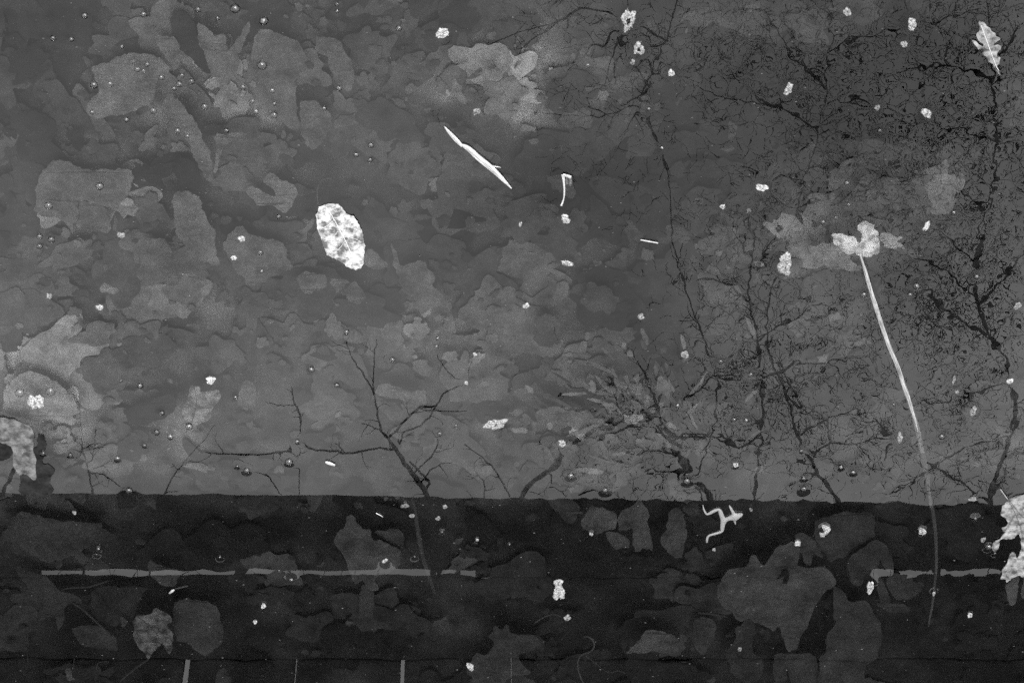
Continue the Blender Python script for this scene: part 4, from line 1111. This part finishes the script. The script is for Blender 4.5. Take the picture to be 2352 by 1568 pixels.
floating_leaf("torn_maple_leaf", ZR((410, 140), (500, 110), (600, 85), (700, 80), (700, 1120), (600, 1110), (560, 1090), (480, 1130), (400, 1200), (380, 1140), (305, 1155), (350, 1100), (345, 1050), (380, 960), (430, 870), (470, 810), (500, 830), (530, 900), (560, 860), (575, 700), (575, 560), (545, 580), (500, 620), (440, 650), (340, 645), (300, 690), (290, 740), (255, 810), (205, 770), (215, 710), (270, 670), (320, 625), (380, 580), (395, 545), (350, 550), (330, 500), (420, 450), (410, 430), (380, 380), (320, 345), (330, 300), (355, 220), (385, 170)),
              'bleached_b', "torn pale maple leaf cut by the frame's edge, one lobe under water",
              [("midrib", ZR((410, 150), (470, 250), (505, 320), (550, 430), (580, 520), (600, 640)), [1.6] * 21, 'stem'), ("side_vein", ZR((505, 330), (450, 430), (380, 540)), [1.3] * 9, 'stem'), ("side_vein", ZR((430, 150), (540, 300), (660, 420)), [1.2] * 9, 'stem'), ("stalk", ZR((320, 20), (370, 90), (412, 145)), 2.4, 'stem')],
              amp=1.6, step=4, extra=[("soaked_lobe", ZR((385, 1200), (390, 1290), (400, 1400), (420, 1450), (470, 1480), (510, 1440), (540, 1300), (560, 1115), (480, 1140), (400, 1205)), 'waterlogged', -0.001, "dull grey soaked lobe"),
                                      ("soaked_lobe", ZR((600, 1115), (700, 1120), (700, 1400), (590, 1380), (570, 1340), (600, 1220)), 'waterlogged', -0.001, "second dull soaked lobe at the edge")])
floating_leaf("mottled_leaf", ZL((-60, 300), (60, 270), (200, 300), (250, 330), (440, 400), (520, 470), (545, 520), (540, 600), (510, 700), (520, 790), (575, 960), (560, 1060), (560, 1240), (500, 1250), (420, 1170), (360, 1160), (320, 1180), (250, 1120), (215, 1000), (190, 800), (180, 720), (60, 680), (-60, 640)),
              'grey_leaf', "grey mottled leaf cut by the frame's left edge, bent like a boot",
              [("midrib", ZL((180, 712), (280, 700), (390, 688)), [1.5] * 9, 'stem')], amp=1.2, z=0.0014)
dk = empty("black_patch", W(95, 1060), "black ragged patch spread under the grey mottled boot-shaped leaf", "leaf")  # flat black sheets on the water around the mottled leaf
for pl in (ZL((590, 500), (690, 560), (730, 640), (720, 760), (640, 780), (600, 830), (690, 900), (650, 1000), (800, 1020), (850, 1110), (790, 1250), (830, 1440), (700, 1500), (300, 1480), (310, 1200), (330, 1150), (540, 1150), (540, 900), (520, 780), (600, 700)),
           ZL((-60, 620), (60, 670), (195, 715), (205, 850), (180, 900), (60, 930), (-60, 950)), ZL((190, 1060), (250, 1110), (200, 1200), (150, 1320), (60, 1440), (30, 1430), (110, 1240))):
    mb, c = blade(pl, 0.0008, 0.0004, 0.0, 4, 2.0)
    mb.build("blade", M['black_patch'], dk, c)
floating_leaf("soaked_leaf", T(0, 2)((1720, 400), (1780, 420), (1800, 470), (1960, 440), (1985, 500), (1900, 620), (1880, 720), (1800, 740), (1740, 770), (1680, 780), (1640, 720), (1630, 630), (1680, 520), (1690, 450)),
              'soaked', "soaked leaf with pale blotches under the round white clump", [("midrib", T(0, 2)((1740, 420), (1760, 560), (1720, 740)), 1.2, 'stem')], z=-0.0012, amp=0.9)
floating_leaf("soaked_leaf", T(0, 3)((1185, 1000), (1230, 960), (1350, 960), (1400, 880), (1530, 970), (1545, 1020), (1480, 1040), (1560, 1110), (1540, 1200), (1550, 1260), (1510, 1320), (1460, 1210), (1430, 1215), (1370, 1300), (1330, 1370), (1290, 1290), (1240, 1240), (1180, 1150), (1210, 1090)),
              'soaked_dim', "mottled lobed leaf half under water in the lower left corner", [("midrib", T(0, 3)((1240, 980), (1380, 1100), (1500, 1290)), 1.4, 'stem')], z=-0.0012, amp=1.3)

def ribbon(path, widths, z, dz=0.0):
    """A blade of grass: flat, slightly keeled."""
    p = smooth_path(path, 5)
    wl = [q[0] for q in smooth_path([(q,) for q in widths], 5)]
    k = len(p)
    run = 0.0
    mb = MB()
    for i, (x, y) in enumerate(p):
        a, b = p[max(i - 1, 0)], p[min(i + 1, k - 1)]
        dx, dy_ = b[0] - a[0], b[1] - a[1]
        L = math.hypot(dx, dy_) or 1
        nx, ny = -dy_ / L, dx / L
        h = wl[i] / 2
        zz = z + dz * i / (k - 1)
        l, c, r = W(x + nx * h, y + ny * h, zz), W(x, y, zz + h * PX * 0.35), W(x - nx * h, y - ny * h, zz)
        lo = W(x, y, zz - 0.0004)
        mb.v += [tuple(l), tuple(c), tuple(r), tuple(lo)]
        run += L * 0.5
        mb.strand += [(run * .012, 1.0 * wl[i] / 6, 0), (run * .012, 0.0, 0), (run * .012, -1.0 * wl[i] / 6, 0), (run * .012, 0, 0)]
        if i:
            q = 4 * (i - 1)
            for s in range(4):
                t = (s + 1) % 4
                mb.f.append((q + s, q + 4 + s, q + 4 + t, q + t))
    mb.f += [(0, 1, 2, 3), (4 * k - 1, 4 * k - 2, 4 * k - 3, 4 * k - 4)]
    return mb, W(*path[0], z)

gp = T(1, 0)((1845, 1300), (1900, 1330), (2000, 1420), (2100, 1500), (2200, 1596), (2290, 1690))
M['grass'] = mat_reed("dry_grass", 0.58, 0.20)
mb, c = ribbon(gp, [5, 11, 13, 13, 9, 2], 0.0015)
g = empty("grass_blade", c, "white dry grass blade with a pointed tip, floating slanted above the middle", "grass blade")
mb.build("blade", M['grass'], g, c)
mb, c2 = ribbon(T(1, 0)((1688, 1135), (1730, 1185), (1790, 1250), (1850, 1312)), [1.5, 7, 9, 6], 0.0012)
mb.build("thin_tip", M['grass'], g, c2)
mb, c3 = ribbon(T(1, 0)((2120, 1490), (2160, 1496), (2195, 1503)), [2, 2.4, 1.2], 0.0018)
mb.build("side_splinter", M['grass'], g, c3)

rp = T(3, 1)((822, 752), (840, 800), (872, 905), (915, 1060), (965, 1220), (1020, 1390), (1078, 1560))
rp += T(3, 2)((1150, 205), (1200, 350), (1250, 500), (1295, 640), (1330, 760), (1365, 920), (1385, 1010))
M['reed'] = mat_reed("pale_reed", 0.38, 0.10)
M['reed_wet'] = mat_reed("drowned_reed", 0.20, 0.09)
M['reed_deep'] = mat_reed("deep_drowned_reed", 0.10, 0.05)
mb, c = ribbon(rp, [3, 4.5, 7, 9, 9.5, 9.5, 9, 9, 9, 9.5, 10, 11, 10, 9], 0.0022, -0.0032)
reed = empty("long_reed", c, "long pale ribbed reed leaf lying over the right water and sinking into the dark band", "reed")
mb.build("leaf", M['reed'], reed, c)
mb, c = ribbon(T(3, 2)((1383, 1000), (1400, 1100), (1430, 1230), (1440, 1340), (1465, 1500)), [10, 13, 10, 7, 8], -0.0018, -0.003)
o = mb.build("soaked_leaf_end", M['reed_wet'], reed, c); o['label'] = "dim reed end just under water"
mb, c = ribbon(T(3, 3)((1468, -20), (1490, 120), (1503, 260), (1510, 500), (1498, 640), (1480, 820), (1455, 960), (1440, 1060)), [8, 8, 7, 6, 5, 5, 5, 2], -0.005, -0.012)
o = mb.build("drowned_tip", M['reed_deep'], reed, c); o['label'] = "faint drowned tip fading into the dark"
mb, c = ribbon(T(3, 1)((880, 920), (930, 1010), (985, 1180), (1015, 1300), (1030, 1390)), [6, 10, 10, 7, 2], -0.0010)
mb.build("dark_fold", M['black_patch'], reed, c)['label'] = "dark folded underside along the upper reed"

st = T(2, 1)((1152, 627), (1230, 641), (1310, 655))
mb, c = ribbon(st, [2.2, 3, 2.2], 0.0012)
tag(mb.build("straw", M['grass'], at=c), "short thin white straw in the middle water", "straw")
mb, c = ribbon(T(1, 2)((622, 1090), (660, 1104), (708, 1120)), [4, 7, 4], 0.0012)
tag(mb.build("wood_splinter", M['grass'], at=c), "short blunt white splinter above the fence line, left of the forked trunk", "splinter")
mb, c = ribbon(T(1, 3)((1075, 45), (1105, 60), (1138, 80)), [2, 2, 1.2], 0.0012)
tag(mb.build("straw", M['grass'], at=c), "tiny pale straw in the dark band near the drowned stick", "straw")
ys = empty("forked_stalk", W(1299, 440), "pale Y-shaped stalk with a fluffy head in the middle water", "stalk")
mb, c = ribbon(T(2, 1)((455, 40), (465, 110), (469, 200), (460, 270), (440, 322)), [7, 4.5, 3.5, 3, 4.5], 0.0010)
M['stalkm'] = mat_mottled("stalk_skin", 0.55, 0.3, 400, .3, .7)
mb.build("stem", M['stalkm'], ys, c)
mb, c = ribbon(T(2, 1)((458, 45), (490, 52), (530, 66)), [7, 6, 7], 0.0012)
mb.build("side_branch", M['stalkm'], ys, c)

def crumb(x, y, rx, ry, turn, seed, hole=False, cshape=False):
    """A knobbly flat-bottomed crumb."""
    R = random.Random(seed)
    k, rings = 32, 6
    ph = [R.uniform(0, 6.28) for _ in range(5)]
    am = [R.uniform(.2, 1) * q for q in (.20, .14, .10, .08, .07)]
    flat = R.uniform(.25, .6)
    sil = [1 + sum(am[j] * math.sin((j + 2) * 2 * math.pi * i / k + ph[j]) for j in range(5)) + R.gauss(0, .07) for i in range(k)]
    c = W(x, y)
    hgt = min(rx, ry) * PX * flat
    mb = MB()
    s_y = 1 / math.sin(ELEV)
    inner = 0.30 if hole else 0.0
    for q in range(rings + 1):
        f = inner + (1 - inner) * q / rings
        for i in range(k):
            a = 2 * math.pi * i / k
            ss = f * sil[i]
            lx, ly = rx * ss * math.cos(a), ry * ss * math.sin(a)
            px_, py_ = lx * math.cos(turn) - ly * math.sin(turn), lx * math.sin(turn) + ly * math.cos(turn)
            h = hgt * max(0, 1 - f ** 2.2) ** .6 * R.uniform(.6, 1.15) + 0.0001
            if q == rings:
                h = -0.0003
            mb.v.append((c.x - px_ * PX, c.y + py_ * PX * s_y, h))
    for q in range(rings):
        for i in range(k):
            j = (i + 1) % k
            if cshape and q >= 1 and i in (14, 15, 16, 17, 18):
                continue
            mb.f.append((q * k + i, q * k + j, (q + 1) * k + j, (q + 1) * k + i))
    return mb, Vector((c.x, c.y, 0))

for i, (x, y, rx, ry, turn, br, lab) in enumerate(FLAKES):
    mb, c = crumb(x, y, rx * 0.92, ry * 0.92, turn, 50 + i, hole="hole" in lab, cshape="C-shaped" in lab)
    tag(mb.build("floating_flake", M['fluff' if br else 'fluff_dim'], at=c, smooth=False), lab, "flake", "pale crumbs and flakes afloat")
mb, c = crumb(1284, 1360, 16, 20, .1, 999)
tag(mb.build("floating_flake", M['fluff'], at=c), "bigger shredded white flake alone in the dark band, its wide lower half", "flake", "pale crumbs and flakes afloat")
mb, c = crumb(1306, 415, 8, 12, 0, 998)
mb.build("fluffy_head", M['fluff_dim'], ys, c)

# bubbles: thin clear domes
bub0 = None
for (x, y, r) in BUBBLES:
    if bub0 is None:
        mb = MB()
        k, rings = 20, 7
        for q in range(rings + 1):
            th = (math.pi / 2) * q / rings
            for i in range(k):
                a = 2 * math.pi * i / k
                mb.v.append((math.sin(th) * math.cos(a) if q else 0.001 * math.cos(a), math.sin(th) * math.sin(a) if q else 0.001 * math.sin(a), math.cos(th) * .8))
        for q in range(rings):
            for i in range(k):
                j = (i + 1) % k
                mb.f.append((q * k + i, (q + 1) * k + i, (q + 1) * k + j, q * k + j))
        bub0 = mb.build("air_bubble", M['bubble'], smooth=True)
        o = bub0
    else:
        o = bub0.copy(); COL.objects.link(o)
    p = W(x, y)
    o.location = (p.x, p.y, 0.00002)
    rr = r * PX * 0.78
    o.scale = (rr, rr, rr)
    tag(o, "small clear air bubble sitting on the water", "bubble", "air bubbles on the water")
    if random.random() < 0.45:
        continue
    gb, gc = crumb(x + random.uniform(-.2, .2) * r, y + random.uniform(-.25, .1) * r, r * random.uniform(.25, .42), r * random.uniform(.2, .42), random.uniform(0, 3), int(x * 3 + y))
    go = gb.build("grain", M['fluff_dim'], at=gc)
    go.parent = o
    go.matrix_parent_inverse = Matrix.Diagonal((1 / rr, 1 / rr, 1 / rr, 1)) @ Matrix.Translation(-Vector(o.location))
    go.location.z = r * PX * 0.25

# dust afloat
dust = MB()
for i in range(2200):
    x, y = random.uniform(-20, 2372), random.uniform(-20, 1590)
    r = (0.45 + random.random() ** 4 * 1.5) * PX
    c = W(x, y)
    a0 = random.uniform(0, 6.28); el = random.uniform(1, 2.2)
    b0 = len(dust.v)
    for q in range(5):
        a = a0 + 2 * math.pi * q / 5
        dust.v.append((c.x + r * el * math.cos(a) * random.uniform(.6, 1), c.y + r * math.sin(a) * random.uniform(.6, 1), 0.00012))
    dust.v.append((c.x, c.y, 0.0003))
    for q in range(5):
        dust.f.append((b0 + q, b0 + (q + 1) % 5, b0 + 5))
tag(dust.build("floating_dust", M['fluff_dim']), "fine pale dust scattered over the water", "dust", kind='stuff')

# ------------------------------------------------------------------ the frog
FU = 240 / 1792 * 0.57422 * PX      # metres per unit of the frog's tracing
bm = bmesh.new()
sk = bm.verts.layers.skin.verify()
fc = W(*ZF((930, 725))[0])
KS = 100.0                           # modelled 100 times larger, then scaled down
def fv(x, y, r, zz=0.0, flat=0.8):
    p = W(*ZF((x, y))[0])
    vtx = bm.verts.new(((p.x - fc.x) * KS, (p.y - fc.y) * KS, zz * FU * KS))
    vtx[sk].radius = (r * FU * KS * 1.13, r * FU * KS * 1.13)
    return vtx
def chain(start, items):
    a = start
    for it in items:
        b_ = fv(*it)
        bm.edges.new((a, b_))
        a = b_
    return a
pel = fv(930, 725, 66, 30)
pel[sk].use_root = True
waist = chain(pel, [(1010, 705, 52, 40), (1090, 665, 72, 50)])
chest = chain(waist, [(1180, 625, 95, 60), (1270, 610, 108, 65)])
head = chain(chest, [(1350, 580, 92, 65), (1430, 550, 68, 60), (1500, 530, 40, 50)])
chain(pel, [(875, 610, 72, 35), (845, 510, 70, 40), (795, 390, 48, 45), (700, 420, 50, 38), (590, 475, 52, 30), (490, 540, 40, 24), (420, 560, 34, 18), (365, 480, 28, 14), (330, 400, 22, 10), (310, 280, 10, 6)])
chain(pel, [(905, 830, 72, 35), (890, 930, 70, 40), (880, 1050, 46, 40), (790, 1095, 38, 34), (680, 1130, 40, 26), (560, 1165, 32, 20), (490, 1190, 32, 16), (445, 1260, 36, 12), (430, 1330, 36, 8), (432, 1415, 22, 3)])
arm = chain(chest, [(1225, 520, 48, 50), (1175, 430, 42, 40), (1130, 350, 34, 25), (1095, 290, 16, 12)])
chain(chest, [(1250, 740, 36, 30), (1275, 820, 26, 10), (1285, 870, 14, 4)])
me = bpy.data.meshes.new("body")
bm.to_mesh(me); bm.free()
me.materials.append(M['frog'])
frog = empty("frog", Vector((fc.x, fc.y, 0)), "tiny pale frog sprawled with bent hind legs under the fence line", "frog")
fb = bpy.data.objects.new("body", me)
COL.objects.link(fb)
fb.parent = frog
fb.scale = (1 / KS, 1 / KS, 0.8 / KS)
mod = fb.modifiers.new("skin", 'SKIN'); mod.use_smooth_shade = True
mod = fb.modifiers.new("soft", 'SUBSURF'); mod.levels = 2; mod.render_levels = 2
M['eye'] = mat_mottled("frog_eye", 0.05, 0.02, 300, .3, .7, .5, .2)
for ex, ey in ((1420, 505), (1440, 600)):
    p = W(*ZF((ex, ey))[0])
    eb = bmesh.new()
    bmesh.ops.create_icosphere(eb, subdivisions=2, radius=15 * FU)
    em = bpy.data.meshes.new("eye"); eb.to_mesh(em); eb.free()
    em.materials.append(M['eye']); em.shade_smooth()
    eo = bpy.data.objects.new("eye", em); COL.objects.link(eo)
    eo.parent = frog; eo.location = (p.x - fc.x, p.y - fc.y, 100 * FU)
